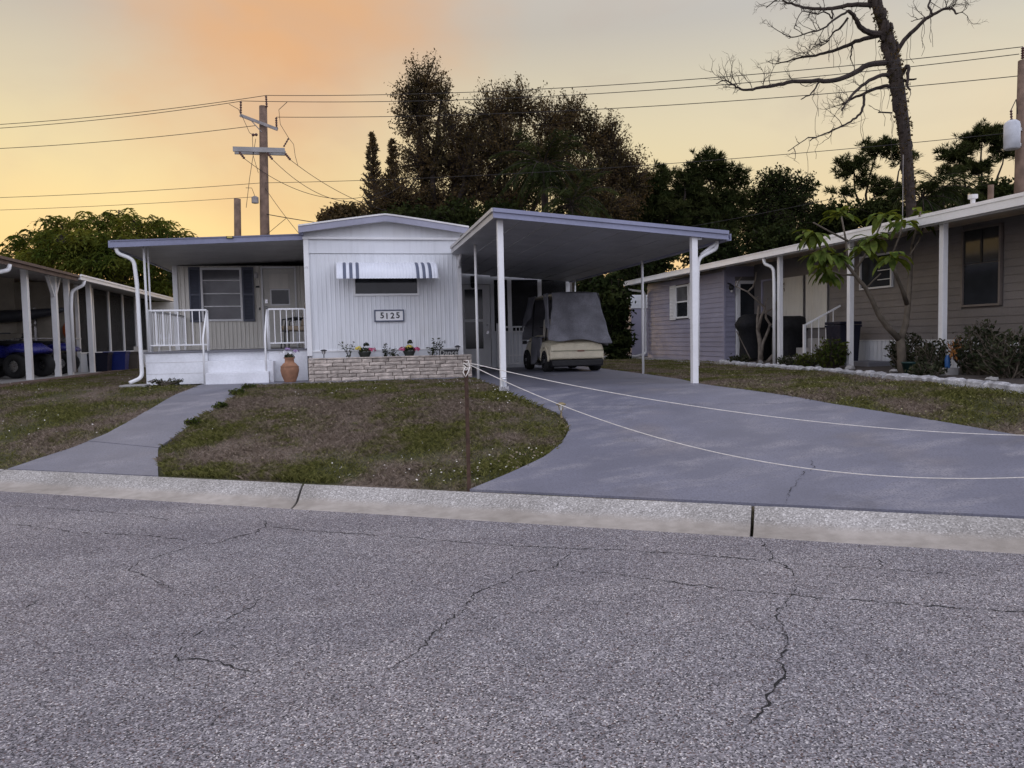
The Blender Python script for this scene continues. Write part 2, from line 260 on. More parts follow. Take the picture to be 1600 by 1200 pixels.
class MB:
    def __init__(s):
        s.v = []
        s.f = []

    def add(s, vs, fs):
        n = len(s.v)
        s.v.extend([tuple(p) for p in vs])
        s.f.extend([tuple(i + n for i in f) for f in fs])
        return s

    def box(s, x0, x1, y0, y1, z0, z1):
        return s.add([(x0, y0, z0), (x1, y0, z0), (x1, y1, z0), (x0, y1, z0), (x0, y0, z1), (x1, y0, z1), (x1, y1, z1), (x0, y1, z1)],
                     [(0, 3, 2, 1), (4, 5, 6, 7), (0, 1, 5, 4), (1, 2, 6, 5), (2, 3, 7, 6), (3, 0, 4, 7)])

    def hexa(s, lo, hi):
        return s.add(list(lo) + list(hi), [(0, 3, 2, 1), (4, 5, 6, 7), (0, 1, 5, 4), (1, 2, 6, 5), (2, 3, 7, 6), (3, 0, 4, 7)])

    def bar(s, p, q, w, h=None, upv=(0, 0, 1)):
        p, q = Vector(p), Vector(q)
        h = w if h is None else h
        d = (q - p).normalized()
        u = Vector(upv)
        if abs(d.dot(u)) > 0.99:
            u = Vector((0, 1, 0))
        a = d.cross(u).normalized() * w / 2
        b = a.cross(d).normalized() * h / 2
        return s.hexa([p - a - b, p + a - b, p + a + b, p - a + b], [q - a - b, q + a - b, q + a + b, q - a + b])

    def tube(s, pts, r, n=8, cap=True):
        pts = [Vector(p) for p in pts]
        if not isinstance(r, (list, tuple)):
            r = [r] * len(pts)
        vs, fs = [], []
        prev = None
        for i, p in enumerate(pts):
            d = (pts[min(i + 1, len(pts) - 1)] - pts[max(i - 1, 0)])
            d = d.normalized() if d.length > 1e-9 else Vector((0, 0, 1))
            if prev is None:
                a = d.orthogonal().normalized()
            else:
                a = (prev - d * prev.dot(d))
                a = a.normalized() if a.length > 1e-6 else d.orthogonal().normalized()
            prev = a
            b = d.cross(a)
            for k in range(n):
                t = 2 * math.pi * k / n
                vs.append(p + (a * math.cos(t) + b * math.sin(t)) * r[i])
        for i in range(len(pts) - 1):
            for k in range(n):
                k2 = (k + 1) % n
                fs.append((i * n + k, i * n + k2, (i + 1) * n + k2, (i + 1) * n + k))
        if cap:
            fs.append(tuple(range(n - 1, -1, -1)))
            fs.append(tuple(range((len(pts) - 1) * n, len(pts) * n)))
        return s.add(vs, fs)

    def lathe(s, c, prof, n=16, axis='z'):
        c = Vector(c)
        vs, fs = [], []
        for r, h in prof:
            for k in range(n):
                t = 2 * math.pi * k / n
                a, b = r * math.cos(t), r * math.sin(t)
                vs.append(c + (Vector((a, b, h)) if axis == 'z' else Vector((h, a, b)) if axis == 'x' else Vector((a, h, b))))
        for i in range(len(prof) - 1):
            for k in range(n):
                k2 = (k + 1) % n
                fs.append((i * n + k, i * n + k2, (i + 1) * n + k2, (i + 1) * n + k))
        fs.append(tuple(range(n - 1, -1, -1)))
        fs.append(tuple(range((len(prof) - 1) * n, len(prof) * n)))
        return s.add(vs, fs)

    def prism(s, poly, axis, a0, a1):
        def P(u, v, w):
            return (w, u, v) if axis == 'x' else (u, w, v) if axis == 'y' else (u, v, w)
        n = len(poly)
        vs = [P(u, v, a0) for u, v in poly] + [P(u, v, a1) for u, v in poly]
        fs = [tuple(range(n - 1, -1, -1)), tuple(range(n, 2 * n))] + [(i, (i + 1) % n, n + (i + 1) % n, n + i) for i in range(n)]
        return s.add(vs, fs)

    def quad(s, a, b, c, d):
        return s.add([a, b, c, d], [(0, 1, 2, 3)])

    def ball(s, c, rx, ry=None, rz=None, n=8, k=5):
        ry = ry or rx
        rz = rz or rx
        prof = [(math.sin(math.pi * i / k), -math.cos(math.pi * i / k)) for i in range(k + 1)]
        vs, fs = [], []
        for r, h in prof:
            for j in range(n):
                t = 2 * math.pi * j / n
                vs.append((c[0] + rx * max(r, .02) * math.cos(t), c[1] + ry * max(r, .02) * math.sin(t), c[2] + rz * h))
        for i in range(k):
            for j in range(n):
                j2 = (j + 1) % n
                fs.append((i * n + j, i * n + j2, (i + 1) * n + j2, (i + 1) * n + j))
        return s.add(vs, fs)

    def mesh(s, name, off=(0, 0, 0), smooth=False):
        me = bpy.data.meshes.new(name)
        o = Vector(off)
        me.from_pydata([Vector(p) - o for p in s.v], [], s.f)
        me.validate()
        import bmesh
        b = bmesh.new()
        b.from_mesh(me)
        bmesh.ops.recalc_face_normals(b, faces=b.faces)
        b.to_mesh(me)
        b.free()
        if smooth:
            for p in me.polygons:
                p.use_smooth = True
        return me

    def build(s, name, mat, parent=None, smooth=False, bevel=0.0, label=None, loc=None):
        off = BASE[parent] if parent is not None else (loc or (0, 0, 0))
        me = s.mesh(name, off, smooth)
        o = link(name, me, mat, parent)
        if parent is None and loc:
            o.location = loc
            BASE[o] = Vector(loc)
        if bevel:
            b = o.modifiers.new('bevel', 'BEVEL')
            b.width = bevel
            b.segments = 2
            b.limit_method = 'ANGLE'
            b.angle_limit = rad(40)
        if label:
            o['label'] = label
        return o


def np_mesh(name, V, tri=None, quad=None):
    """mesh from arrays: V (n,3); faces all triangles or all quads"""
    k, Fa = (3, tri) if tri is not None else (4, quad)
    me = bpy.data.meshes.new(name)
    me.vertices.add(len(V))
    me.vertices.foreach_set('co', np.asarray(V, np.float32).ravel())
    me.loops.add(Fa.size)
    me.loops.foreach_set('vertex_index', np.asarray(Fa, np.int32).ravel())
    me.polygons.add(len(Fa))
    me.polygons.foreach_set('loop_start', np.arange(0, Fa.size, k, dtype=np.int32))
    me.update(calc_edges=True)
    return me


# ------------------------------------------------------------------ materials
def shader(name):
    mt = bpy.data.materials.new(name)
    mt.use_nodes = True
    t = mt.node_tree
    b = t.nodes['Principled BSDF']
    return mt, t, b


class NT:
    def __init__(s, t):
        s.t = t

    def n(s, ty, **k):
        x = s.t.nodes.new(ty)
        for a, b in k.items():
            setattr(x, a, b)
        return x

    def l(s, a, b):
        s.t.links.new(a, b)

    def set(s, sock, v):
        if isinstance(v, bpy.types.NodeSocket):
            s.l(v, sock)
        elif isinstance(v, tuple) and len(v) == 3 and sock.type == 'RGBA':
            sock.default_value = (*v, 1)
        else:
            sock.default_value = v

    def pos(s):
        return s.n('ShaderNodeNewGeometry').outputs['Position']

    def noise(s, scale, detail=3, rough=.55, vec=None, out=0):
        x = s.n('ShaderNodeTexNoise')
        x.inputs['Scale'].default_value = scale
        x.inputs['Detail'].default_value = detail
        x.inputs['Roughness'].default_value = rough
        s.l(vec or s.pos(), x.inputs['Vector'])
        return x.outputs[out]

    def vor(s, scale, out='Color', feature='F1', vec=None):
        x = s.n('ShaderNodeTexVoronoi', feature=feature)
        x.inputs['Scale'].default_value = scale
        s.l(vec or s.pos(), x.inputs['Vector'])
        return x.outputs[out]

    def rng(s, v, a, b, c=0., d=1., smooth=True):
        x = s.n('ShaderNodeMapRange', interpolation_type='SMOOTHSTEP' if smooth else 'LINEAR')
        s.l(v, x.inputs[0])
        for i, q in enumerate((a, b, c, d)):
            x.inputs[i + 1].default_value = q
        return x.outputs[0]

    def mix(s, f, a, b, mode='MIX'):
        x = s.n('ShaderNodeMix', data_type='RGBA', blend_type=mode)
        s.set(x.inputs[0], f)
        s.set(x.inputs[6], a)
        s.set(x.inputs[7], b)
        return x.outputs[2]

    def math(s, op, a, b):
        x = s.n('ShaderNodeMath', operation=op)
        s.set(x.inputs[0], a)
        s.set(x.inputs[1], b)
        return x.outputs[0]

    def bump(s, h, strength, dist, bsdf):
        x = s.n('ShaderNodeBump')
        x.inputs['Strength'].default_value = strength
        x.inputs['Distance'].default_value = dist
        s.l(h, x.inputs['Height'])
        s.l(x.outputs[0], bsdf.inputs['Normal'])


def sc(c, k):
    return tuple(min(1, a * k) for a in c)


def M(name, col, rough=.6, var=.18, scale=3.0, bump=0., bscale=60., metal=0., fine=.08, spec=.35, rand=0.):
    mt, t, b = shader(name)
    g = NT(t)
    c = g.mix(g.rng(g.noise(scale, 5), .3, .7), sc(col, 1 - var), sc(col, 1 + var * .6))
    c = g.mix(g.rng(g.noise(scale * 14, 3), .35, .7), c, g.mix(1.0, c, (1 - fine,) * 3, 'MULTIPLY'))
    if rand:
        oi = g.n('ShaderNodeObjectInfo')
        c = g.mix(1.0, c, g.mix(oi.outputs['Random'], (1 - rand,) * 3, (1 + rand * .5,) * 3), 'MULTIPLY')
    g.l(c, b.inputs['Base Color'])
    rr = g.rng(g.noise(scale * 4, 3), .3, .7, max(.05, rough - .1), min(1, rough + .1))
    g.l(rr, b.inputs['Roughness'])
    b.inputs['Metallic'].default_value = metal
    b.inputs['Specular IOR Level'].default_value = spec
    if bump:
        g.bump(g.noise(bscale, 4), bump, .01, b)
    return mt


def leafmat(name, c1, c2, trans=.35, scale=1.2):
    mt, t, b = shader(name)
    g = NT(t)
    t.nodes.remove(b)
    col = g.mix(g.rng(g.noise(scale, 3), .35, .65), c1, c2)
    w = g.n('ShaderNodeTexWhiteNoise', noise_dimensions='3D')
    sn = g.n('ShaderNodeVectorMath', operation='SNAP')
    g.l(g.pos(), sn.inputs[0])
    sn.inputs[1].default_value = (.12, .12, .12)
    g.l(sn.outputs[0], w.inputs['Vector'])
    col = g.mix(1.0, col, g.mix(w.outputs['Value'], (.6, .6, .6), (1.25, 1.2, 1.1)), 'MULTIPLY')
    d = g.n('ShaderNodeBsdfDiffuse')
    tr = g.n('ShaderNodeBsdfTranslucent')
    g.l(col, d.inputs[0])
    g.l(g.mix(1.0, col, (1.3, 1.1, .5), 'MULTIPLY'), tr.inputs[0])
    mx = g.n('ShaderNodeMixShader')
    mx.inputs[0].default_value = trans
    g.l(d.outputs[0], mx.inputs[1])
    g.l(tr.outputs[0], mx.inputs[2])
    g.l(mx.outputs[0], t.nodes['Material Output'].inputs[0])
    return mt


def asphalt():
    mt, t, b = shader('asphalt')
    g = NT(t)
    v = g.vor(155)
    h = g.n('ShaderNodeSeparateColor')
    g.l(v, h.inputs[0])
    c = g.mix(g.rng(h.outputs[0], .0, 1., smooth=False), (.014, .013, .016), (.39, .37, .385))
    c = g.mix(g.rng(h.outputs[1], .90, .97), c, (.66, .63, .61))
    c = g.mix(g.rng(h.outputs[2], .88, .96), c, (.13, .085, .075))
    c = g.mix(g.rng(g.noise(60, 4), .50, .72), c, (.148, .140, .152))
    c = g.mix(1.0, c, g.mix(g.rng(g.noise(.55, 4), .3, .7), (.90, .90, .93), (1.06, 1.04, 1.03)), 'MULTIPLY')
    c = g.mix(1.0, c, g.mix(g.rng(g.noise(4.5, 4), .3, .7), (.93, .93, .93), (1.05, 1.05, 1.05)), 'MULTIPLY')
    ln_ = g.n('ShaderNodeMapping')
    ln_.inputs['Rotation'].default_value = (0, 0, rad(31))
    ln_.inputs['Scale'].default_value = (.12, 1.1, 1)
    g.l(g.pos(), ln_.inputs[0])
    c = g.mix(1.0, c, g.mix(g.rng(g.noise(1.0, 4, .6, ln_.outputs[0]), .35, .65), (.88, .87, .88), (1.07, 1.07, 1.06)), 'MULTIPLY')
    st_ = g.rng(g.math('ADD', g.vor(.45, 'Distance'), g.math('MULTIPLY', g.noise(6, 4), .25)), .16, .24, .35, 0.)
    c = g.mix(st_, c, g.mix(1.0, c, (.55, .54, .55), 'MULTIPLY'))
    g.l(c, b.inputs['Base Color'])
    b.inputs['Roughness'].default_value = .85
    b.inputs['Specular IOR Level'].default_value = .25
    g.bump(g.vor(155, 'Distance'), .6, .006, b)
    return mt


def concrete_aggregate():
    mt, t, b = shader('kerb_concrete')
    g = NT(t)
    at = g.n('ShaderNodeAttribute', attribute_name='wear')
    w = g.math('ADD', at.outputs['Fac'], g.math('MULTIPLY', g.math('SUBTRACT', g.noise(5, 4), .5), .5))
    v = g.vor(95)
    h = g.n('ShaderNodeSeparateColor')
    g.l(v, h.inputs[0])
    agg = g.mix(g.rng(h.outputs[0], 0, 1, smooth=False), (.20, .19, .18), (.42, .40, .38))
    agg = g.mix(g.rng(h.outputs[1], .86, .95), agg, (.56, .54, .52))
    sm = g.mix(g.rng(g.noise(9, 5), .3, .7), (.30, .27, .24), (.38, .345, .31))
    c = g.mix(g.rng(w, .15, .85), sm, agg)
    c = g.mix(1.0, c, g.mix(g.rng(g.noise(1.1, 4), .3, .7), (.78, .77, .75), (1.1, 1.1, 1.1)), 'MULTIPLY')
    g.l(c, b.inputs['Base Color'])
    b.inputs['Roughness'].default_value = .85
    g.bump(g.vor(95, 'Distance'), .35, .004, b)
    return mt


def painted_concrete(name, col):
    mt, t, b = shader(name)
    g = NT(t)
    st = g.n('ShaderNodeMapping')
    st.inputs['Rotation'].default_value = (0, 0, rad(-31))
    st.inputs['Scale'].default_value = (.6, 1.3, 1)
    g.l(g.pos(), st.inputs[0])
    c = g.mix(g.rng(g.noise(1.3, 5), .3, .7), sc(col, .86), sc(col, 1.1))
    worn = g.rng(g.noise(2.4, 7, .68, st.outputs[0]), .47, .68)
    c = g.mix(g.math('MULTIPLY', worn, .62), c, (.30, .285, .30))
    c = g.mix(g.rng(g.noise(.7, 3), .55, .75), c, g.mix(.35, c, (.24, .20, .17)))
    c = g.mix(g.rng(g.noise(70, 2), .4, .75), c, sc(col, .72))
    sp = g.vor(1.15, 'Distance')
    c = g.mix(g.rng(g.math('ADD', sp, g.math('MULTIPLY', g.noise(30, 3), .03)), .020, .036, .75, 0.), c, (.05, .045, .045))
    c = g.mix(g.math('MULTIPLY', g.rng(g.noise(.9, 5, .65), .56, .70), .35), c, (.085, .08, .085))
    g.l(c, b.inputs['Base Color'])
    g.l(g.rng(worn, 0, 1, .52, .75), b.inputs['Roughness'])
    b.inputs['Specular IOR Level'].default_value = .3
    g.bump(g.noise(55, 5), .18, .006, b)
    return mt


def soil_lawn():
    mt, t, b = shader('lawn_soil')
    g = NT(t)
    dry = g.mix(g.rng(g.noise(26, 4), .3, .7), (.085, .066, .052), (.19, .15, .12))
    grn = g.mix(g.rng(g.noise(30, 4), .3, .7), (.036, .038, .018), (.085, .085, .036))
    c = g.mix(g.rng(g.noise(1.1, 4), .38, .62), grn, dry)
    g.l(c, b.inputs['Base Color'])
    b.inputs['Roughness'].default_value = .95
    b.inputs['Specular IOR Level'].default_value = .1
    g.bump(g.noise(45, 5), .8, .03, b)
    return mt


def grassmat():
    mt, t, b = shader('grass_blade')
    g = NT(t)
    t.nodes.remove(b)
    w = g.n('ShaderNodeTexWhiteNoise', noise_dimensions='3D')
    sn = g.n('ShaderNodeVectorMath', operation='SNAP')
    g.l(g.pos(), sn.inputs[0])
    sn.inputs[1].default_value = (.03, .03, 3)
    g.l(sn.outputs[0], w.inputs['Vector'])
    grn = g.mix(w.outputs['Value'], (.070, .075, .022), (.19, .185, .062))
    dry = g.mix(w.outputs['Value'], (.135, .105, .082), (.30, .24, .19))
    c = g.mix(g.rng(g.math('ADD', g.noise(1.1, 4), g.math('MULTIPLY', g.math('SUBTRACT', g.noise(9, 3), .5), .45)), .40, .62), grn, dry)
    d = g.n('ShaderNodeBsdfDiffuse')
    tr = g.n('ShaderNodeBsdfTranslucent')
    g.l(c, d.inputs[0])
    g.l(c, tr.inputs[0])
    mx = g.n('ShaderNodeMixShader')
    mx.inputs[0].default_value = .3
    g.l(d.outputs[0], mx.inputs[1])
    g.l(tr.outputs[0], mx.inputs[2])
    g.l(mx.outputs[0], t.nodes['Material Output'].inputs[0])
    return mt


def siding_white(name, col=(.70, .715, .74)):
    """painted aluminium with rain streaks"""
    mt, t, b = shader(name)
    g = NT(t)
    st = g.n('ShaderNodeMapping')
    st.inputs['Scale'].default_value = (5, 5, .5)
    g.l(g.pos(), st.inputs[0])
    c = g.mix(g.rng(g.noise(2.2, 5, .6, st.outputs[0]), .42, .75), col, sc(col, .88))
    c = g.mix(g.rng(g.noise(1.3, 4), .5, .75), c, g.mix(.18, c, (.45, .42, .36)))
    g.l(c, b.inputs['Base Color'])
    b.inputs['Roughness'].default_value = .45
    b.inputs['Specular IOR Level'].default_value = .35
    return mt


def glass(name, col=(.02, .022, .025)):
    mt, t, b = shader(name)
    g = NT(t)
    c = g.mix(g.rng(g.noise(2, 3), .3, .7), col, sc(col, 1.6))
    g.l(c, b.inputs['Base Color'])
    b.inputs['Roughness'].default_value = .08
    b.inputs['Specular IOR Level'].default_value = .3
    return mt


def screenmat(name):
    """insect screen: dark mesh, partly see-through"""
    mt, t, b = shader(name)
    g = NT(t)
    c = g.mix(g.rng(g.noise(3, 3), .3, .7), (.02, .02, .022), (.045, .045, .048))
    g.l(c, b.inputs['Base Color'])
    b.inputs['Roughness'].default_value = .9
    tp = g.n('ShaderNodeBsdfTransparent')
    mx = g.n('ShaderNodeMixShader')
    mx.inputs[0].default_value = .55
    g.l(tp.outputs[0], mx.inputs[1])
    g.l(b.outputs[0], mx.inputs[2])
    g.l(mx.outputs[0], t.nodes['Material Output'].inputs[0])
    return mt


ASPHALT = asphalt()
KERB = concrete_aggregate()
DRIVE = painted_concrete('driveway_paint', (.160, .162, .205))
WALK = painted_concrete('walkway_paint', (.175, .175, .208))
SOIL = soil_lawn()
GRASS = grassmat()
WHITE = siding_white('white_siding')
WHITE2 = siding_white('cream_siding', (.70, .67, .60))
TRIM = M('white_trim', (.78, .78, .78), .4, .06, 2, fine=.04)
FASCIA = M('lavender_grey_fascia', (.25, .26, .36), .4, .1, 1.5)
HOMEF = M('pale_lavender_fascia', (.30, .30, .37), .4, .12, 1.5)
SOFFIT_D = M('grey_carport_pan', (.40, .40, .41), .5, .12, 2)
SOFFIT = M('grey_white_soffit', (.50, .49, .48), .5, .1, 2)
ROOFW = M('white_roof_coating', (.72, .70, .68), .6, .15, 2)
DECKP = M('grey_deck_paint', (.18, .18, .20), .6, .15, 3)
MASON = M('white_masonry', (.76, .77, .80), .7, .1, 2, bump=.3, bscale=25)
BRICK = M('tan_split_stone', (.60, .52, .45), .85, .28, 9, bump=.9, bscale=38, fine=.3, rand=.25)
MORTAR = M('dark_mortar', (.12, .09, .075), .95, .2, 12)
GREYSID = M('grey_vinyl', (.31, .30, .385), .5, .1, 2, rand=.06)
GREYSID_B = M('taupe_vinyl', (.195, .178, .172), .5, .1, 2, rand=.06)
GLASS = glass('dark_glass')
GLASSG = glass('grey_glass', (.10, .10, .105))
SCREEN = screenmat('insect_screen')
AWNW = M('white_awning_paint', (.68, .70, .75), .4, .06, 2, fine=.04)
BLUEGREY = M('blue_grey_paint', (.10, .115, .165), .45, .1, 3)
SHUT = M('slate_shutter', (.105, .115, .15), .5, .12, 3)
BLACK = M('black_metal', (.018, .018, .02), .45, .2, 6)
BLACKF = M('black_fabric', (.010, .010, .012), .8, .3, 5, bump=.5, bscale=20)
RUBBER = M('tyre_rubber', (.018, .018, .018), .85, .2, 9)
STEEL = M('steel', (.55, .55, .56), .3, .1, 8, metal=1.)
RUST = M('rusty_steel', (.070, .040, .027), .85, .35, 20, bump=.4, bscale=120)
CREAMP = M('cream_cart_paint', (.74, .67, .50), .35, .08, 3)
COVER = M('grey_cover_fabric', (.22, .22, .245), .8, .3, 3, bump=.5, bscale=9, fine=.2)
TERRA = M('terracotta', (.33, .17, .10), .8, .25, 8, bump=.3)
WOODP = M('weathered_pole_wood', (.17, .115, .085), .9, .3, 5, bump=.5, bscale=30)
GREYARM = M('galvanised_arm', (.25, .23, .22), .6, .2, 6)
PORC = M('brown_porcelain', (.085, .04, .035), .3, .15, 9)
CABLE = M('cable_black', (.02, .017, .016), .7, .1, 9)
ROPE = M('white_rope', (.68, .64, .58), .9, .15, 40)
BARK = M('dark_bark', (.038, .028, .023), .95, .35, 5, bump=.9, bscale=22)
BARKG = M('grey_bark', (.115, .095, .072), .9, .3, 7, bump=.6, bscale=40)
BARKP = M('pale_bare_bark', (.20, .17, .14), .9, .3, 9, bump=.5, bscale=60)
TAN = M('tan_cushion', (.34, .27, .19), .9, .15, 5)
BLUEB = M('blue_plastic', (.012, .025, .16), .45, .15, 4)
NAVY = M('navy_plastic', (.007, .008, .022), .5, .15, 4)
BLUEV = M('blue_vehicle_paint', (.018, .02, .16), .3, .12, 4)
ORANGE = M('orange_plastic', (.55, .12, .03), .5, .15, 5)
REDP = M('red_plastic', (.30, .03, .02), .4, .15, 5)
BROWNF = M('brown_fascia', (.12, .085, .075), .6, .15, 3)
PAVER = M('brown_paver_strip', (.16, .10, .08), .85, .25, 5, bump=.4, bscale=30)
SLABC = M('pale_concrete', (.33, .32, .31), .85, .2, 2, bump=.3, bscale=40)
STONEW = M('white_painted_stone', (.50, .50, .52), .8, .45, 9, bump=.8, bscale=25, fine=.4)
PVC = M('white_pvc', (.62, .61, .60), .4, .1, 4)
LEAF_OAK = leafmat('oak_leaf', (.050, .042, .022), (.105, .076, .042), .32)
LEAF_PINE = leafmat('pine_needle', (.022, .031, .012), (.044, .052, .020), .15)
LEAF_POIN = leafmat('feathery_leaf', (.055, .08, .018), (.15, .165, .035), .45, .5)
LEAF_PALM = leafmat('palm_leaf', (.022, .032, .014), (.045, .055, .022), .2)
LEAF_SHRUB = leafmat('shrub_leaf', (.016, .024, .010), (.038, .048, .018), .2)
LEAF_BUSH = leafmat('garden_bush_leaf', (.035, .055, .015), (.10, .12, .035), .25, 4)
LEAF_DARKB = leafmat('dark_bush_leaf', (.022, .030, .018), (.065, .072, .045), .2, 5)
LEAF_PLUM = leafmat('plumeria_leaf', (.06, .095, .022), (.135, .175, .045), .35, 5)
DEADLEAF = M('dry_leaf', (.24, .19, .13), .9, .4, 30)
CLOVER = M('pale_clover_flower', (.62, .58, .52), .9, .25, 40)
PINK = M('pink_petal', (.62, .10, .22), .7, .3, 40)
YELLOW = M('yellow_petal', (.68, .55, .10), .7, .3, 40)
PURPLE = M('lilac_petal', (.36, .26, .45), .7, .3, 40)
POTD = M('dark_pot', (.03, .035, .03), .6, .2, 8)
CRACK = M('crack_dark', (.016, .015, .016), .95, .2, 30)  # even dark colour of the flat strips that draw the cracks

# ------------------------------------------------------------------ the setting
KX, KY = NY, -NX               # along the kerb, towards the right


def at(t, s):
    """street frame: t along the kerb, s behind the kerb's back edge"""
    return (NX * (s + BACK) + KX * t, NY * (s + BACK) + KY * t)


def grid_sheet(name, rows, mat, parent=None, kind=None, dz=0.0, skirt=0.0):
    """rows: lists of (x, y) of equal length, laid on the terrain"""
    mb = MB()
    n = len(rows[0])
    for r in rows:
        for x, y in r:
            mb.v.append((x, y, gz(x, y) + dz))
    for i in range(len(rows) - 1):
        for j in range(n - 1):
            mb.f.append((i * n + j, i * n + j + 1, (i + 1) * n + j + 1, (i + 1) * n + j))
    if skirt:
        loop = [(0, j) for j in range(n)] + [(i, n - 1) for i in range(1, len(rows))] + [(len(rows) - 1, j) for j in range(n - 2, -1, -1)] + [(i, 0) for i in range(len(rows) - 2, 0, -1)]
        b = len(mb.v)
        for i, j in loop:
            x, y, z = mb.v[i * n + j]
            mb.v.append((x, y, z - skirt))
        L = len(loop)
        for k in range(L):
            i, j = loop[k]
            i2, j2 = loop[(k + 1) % L]
            mb.f.append((i * n + j, b + k, b + (k + 1) % L, i2 * n + j2))
    o = mb.build(name, mat, parent, smooth=False)
    if kind:
        o['kind'] = kind
    return o


# terrain: one sheet to the horizon, dipping under the road
mb = MB()
ts = [-400, -150, -60, -30] + [-20 + i for i in range(41)] + [30, 60, 150, 400]
ss = [-400, -120, -40, -14, -10.6, -10.3, -0.6, -0.02, 0.02] + [0.4 * i for i in range(1, 16)] + [7, 9, 12, 18, 30, 60, 150, 500]
for s in ss:
    for t in ts:
        x, y = at(t, s)
        z = -0.2 if -10.4 < s < 0 else gz(x, y)
        if s <= -10.4:
            z = 0.13
        if s >= 0.02 and s < 14:
            z += 0.012 * noise.noise((x * .9, y * .9, 0))
        mb.v.append((x, y, z - 0.012))
n = len(ts)
for i in range(len(ss) - 1):
    for j in range(n - 1):
        mb.f.append((i * n + j, i * n + j + 1, (i + 1) * n + j + 1, (i + 1) * n + j))
o = mb.build('ground', SOIL, smooth=True)
o['kind'] = 'structure'

# road: cambered asphalt
mb = MB()
cols = [-200, -60] + [-24 + 2 * i for i in range(25)] + [60, 200]
rws = [-9.9, -9.0, -7.5, -6, -5.2, -4.4, -3.6, -2.8, -2.0, -1.2, -0.46]
for s in rws:
    for t in cols:
        x, y = at(t, s)
        c = 1 - ((s + 5.18) / 4.72) ** 2
        mb.v.append((x, y, 0.004))
n = len(cols)
for i in range(len(rws) - 1):
    for j in range(n - 1):
        mb.f.append((i * n + j, i * n + j + 1, (i + 1) * n + j + 1, (i + 1) * n + j))
road = mb.build('road', ASPHALT, smooth=True)
road['kind'] = 'structure'


def road_z(x, y):
    return 0.004


CRACKS = [
    [(-3.345, 7.98), (-2.997, 7.771), (-2.544, 7.532), (-2.219, 7.324), (-1.844, 7.08), (-1.465, 6.745)],
    [(-2.982, 7.093), (-2.598, 6.897), (-2.256, 6.652), (-2.187, 6.547), (-1.834, 6.4), (-1.492, 6.218), (-1.278, 6.057), (-1.111, 5.878), (-0.978, 5.875), (-0.862, 6.01), (-0.737, 6.121), (-0.682, 6.282), (-0.716, 6.492)],
    [(-0.684, 6.305), (-0.352, 6.057), (0.103, 5.799), (0.443, 5.583), (0.766, 5.368), (1.078, 5.187), (1.401, 5.016), (1.684, 4.9), (2.065, 4.708), (2.57, 4.371)],
    [(-1.111, 5.878), (-1.216, 5.751), (-1.33, 5.601), (-1.425, 5.488), (-1.423, 5.325), (-1.25, 5.083), (-1.091, 4.859), (-1.068, 4.751)],
    [(-0.567, 4.593), (-0.532, 4.515), (-0.559, 4.371), (-0.631, 4.279), (-0.691, 4.142), (-0.768, 4.046), (-0.825, 3.947), (-0.819, 3.806), (-0.837, 3.754), (-0.807, 3.709), (-0.69, 3.678), (-0.599, 3.629), (-0.53, 3.53), (-0.399, 3.445)],
    [(1.78, 5.175), (1.668, 4.988), (1.455, 4.967), (1.402, 4.862), (1.301, 4.738), (1.216, 4.583), (0.986, 4.567), (0.924, 4.466), (0.808, 4.374), (0.657, 4.269), (0.619, 4.141), (0.562, 4.001), (0.48, 3.902), (0.264, 3.517), (0.168, 3.398), (0.108, 3.312)],
    [(1.207, 4.551), (1.478, 4.426), (1.698, 4.247), (1.896, 4.056), (2.103, 3.916), (2.335, 3.772), (2.395, 3.728), (2.53, 3.653), (2.732, 3.529), (2.933, 3.417), (3.124, 3.306), (3.324, 3.212), (3.503, 3.108)],
    [(2.79, 4.829), (2.715, 4.638), (2.675, 4.49), (2.589, 4.365), (2.628, 4.282), (2.593, 4.155), (2.526, 3.981), (2.444, 3.884), (2.395, 3.728)],
    [(2.359, 3.749), (2.292, 3.703), (2.216, 3.595), (2.15, 3.564), (2.085, 3.44), (2.023, 3.283), (1.956, 3.16), (1.882, 3.067), (1.824, 3.011), (1.786, 2.886), (1.682, 2.789), (1.62, 2.732), (1.551, 2.639), (1.458, 2.572), (1.359, 2.511)],
    [(2.645, 4.291), (2.796, 4.199), (3.141, 4.031), (3.34, 3.895), (3.631, 3.729)],
    [(3.317, 4.303), (3.211, 4.15), (3.142, 4.017)],
    [(-1.878, 4.546), (-1.82, 4.682), (-1.789, 4.82), (-1.689, 4.924)],
]
CW = [.009, .010, .010, .009, .009, .009, .010, .011, .011, .007, .009, .007]


def crack(pts, w, parent, zf, seed):
    r = random.Random(seed)
    P = []
    for (a, b), (c, d) in zip(pts[:-1], pts[1:]):
        L = math.hypot(c - a, d - b)
        k = max(2, int(L / .025))
        for i in range(k):
            f = i / k
            P.append((a + (c - a) * f + r.gauss(0, .009), b + (d - b) * f + r.gauss(0, .009)))
    P.append(pts[-1])
    mb = MB()
    for i, (x, y) in enumerate(P):
        x2, y2 = P[min(i + 1, len(P) - 1)]
        x1, y1 = P[max(i - 1, 0)]
        dx, dy = x2 - x1, y2 - y1
        L = math.hypot(dx, dy) or 1
        e = min(1, i / 6, (len(P) - 1 - i) / 6)
        ww = w * (.12 + r.random() ** 1.6 * 1.15) * (.2 + .8 * e) / 2
        z = zf(x, y) + .003
        mb.v += [(x - dy / L * ww, y + dx / L * ww, z), (x + dy / L * ww, y - dx / L * ww, z)]
    for i in range(len(P) - 1):
        mb.f.append((2 * i, 2 * i + 1, 2 * i + 3, 2 * i + 2))
    return mb.build('crack', CRACK, parent)


for i, c in enumerate(CRACKS):
    crack(c, CW[i], road, road_z, i)

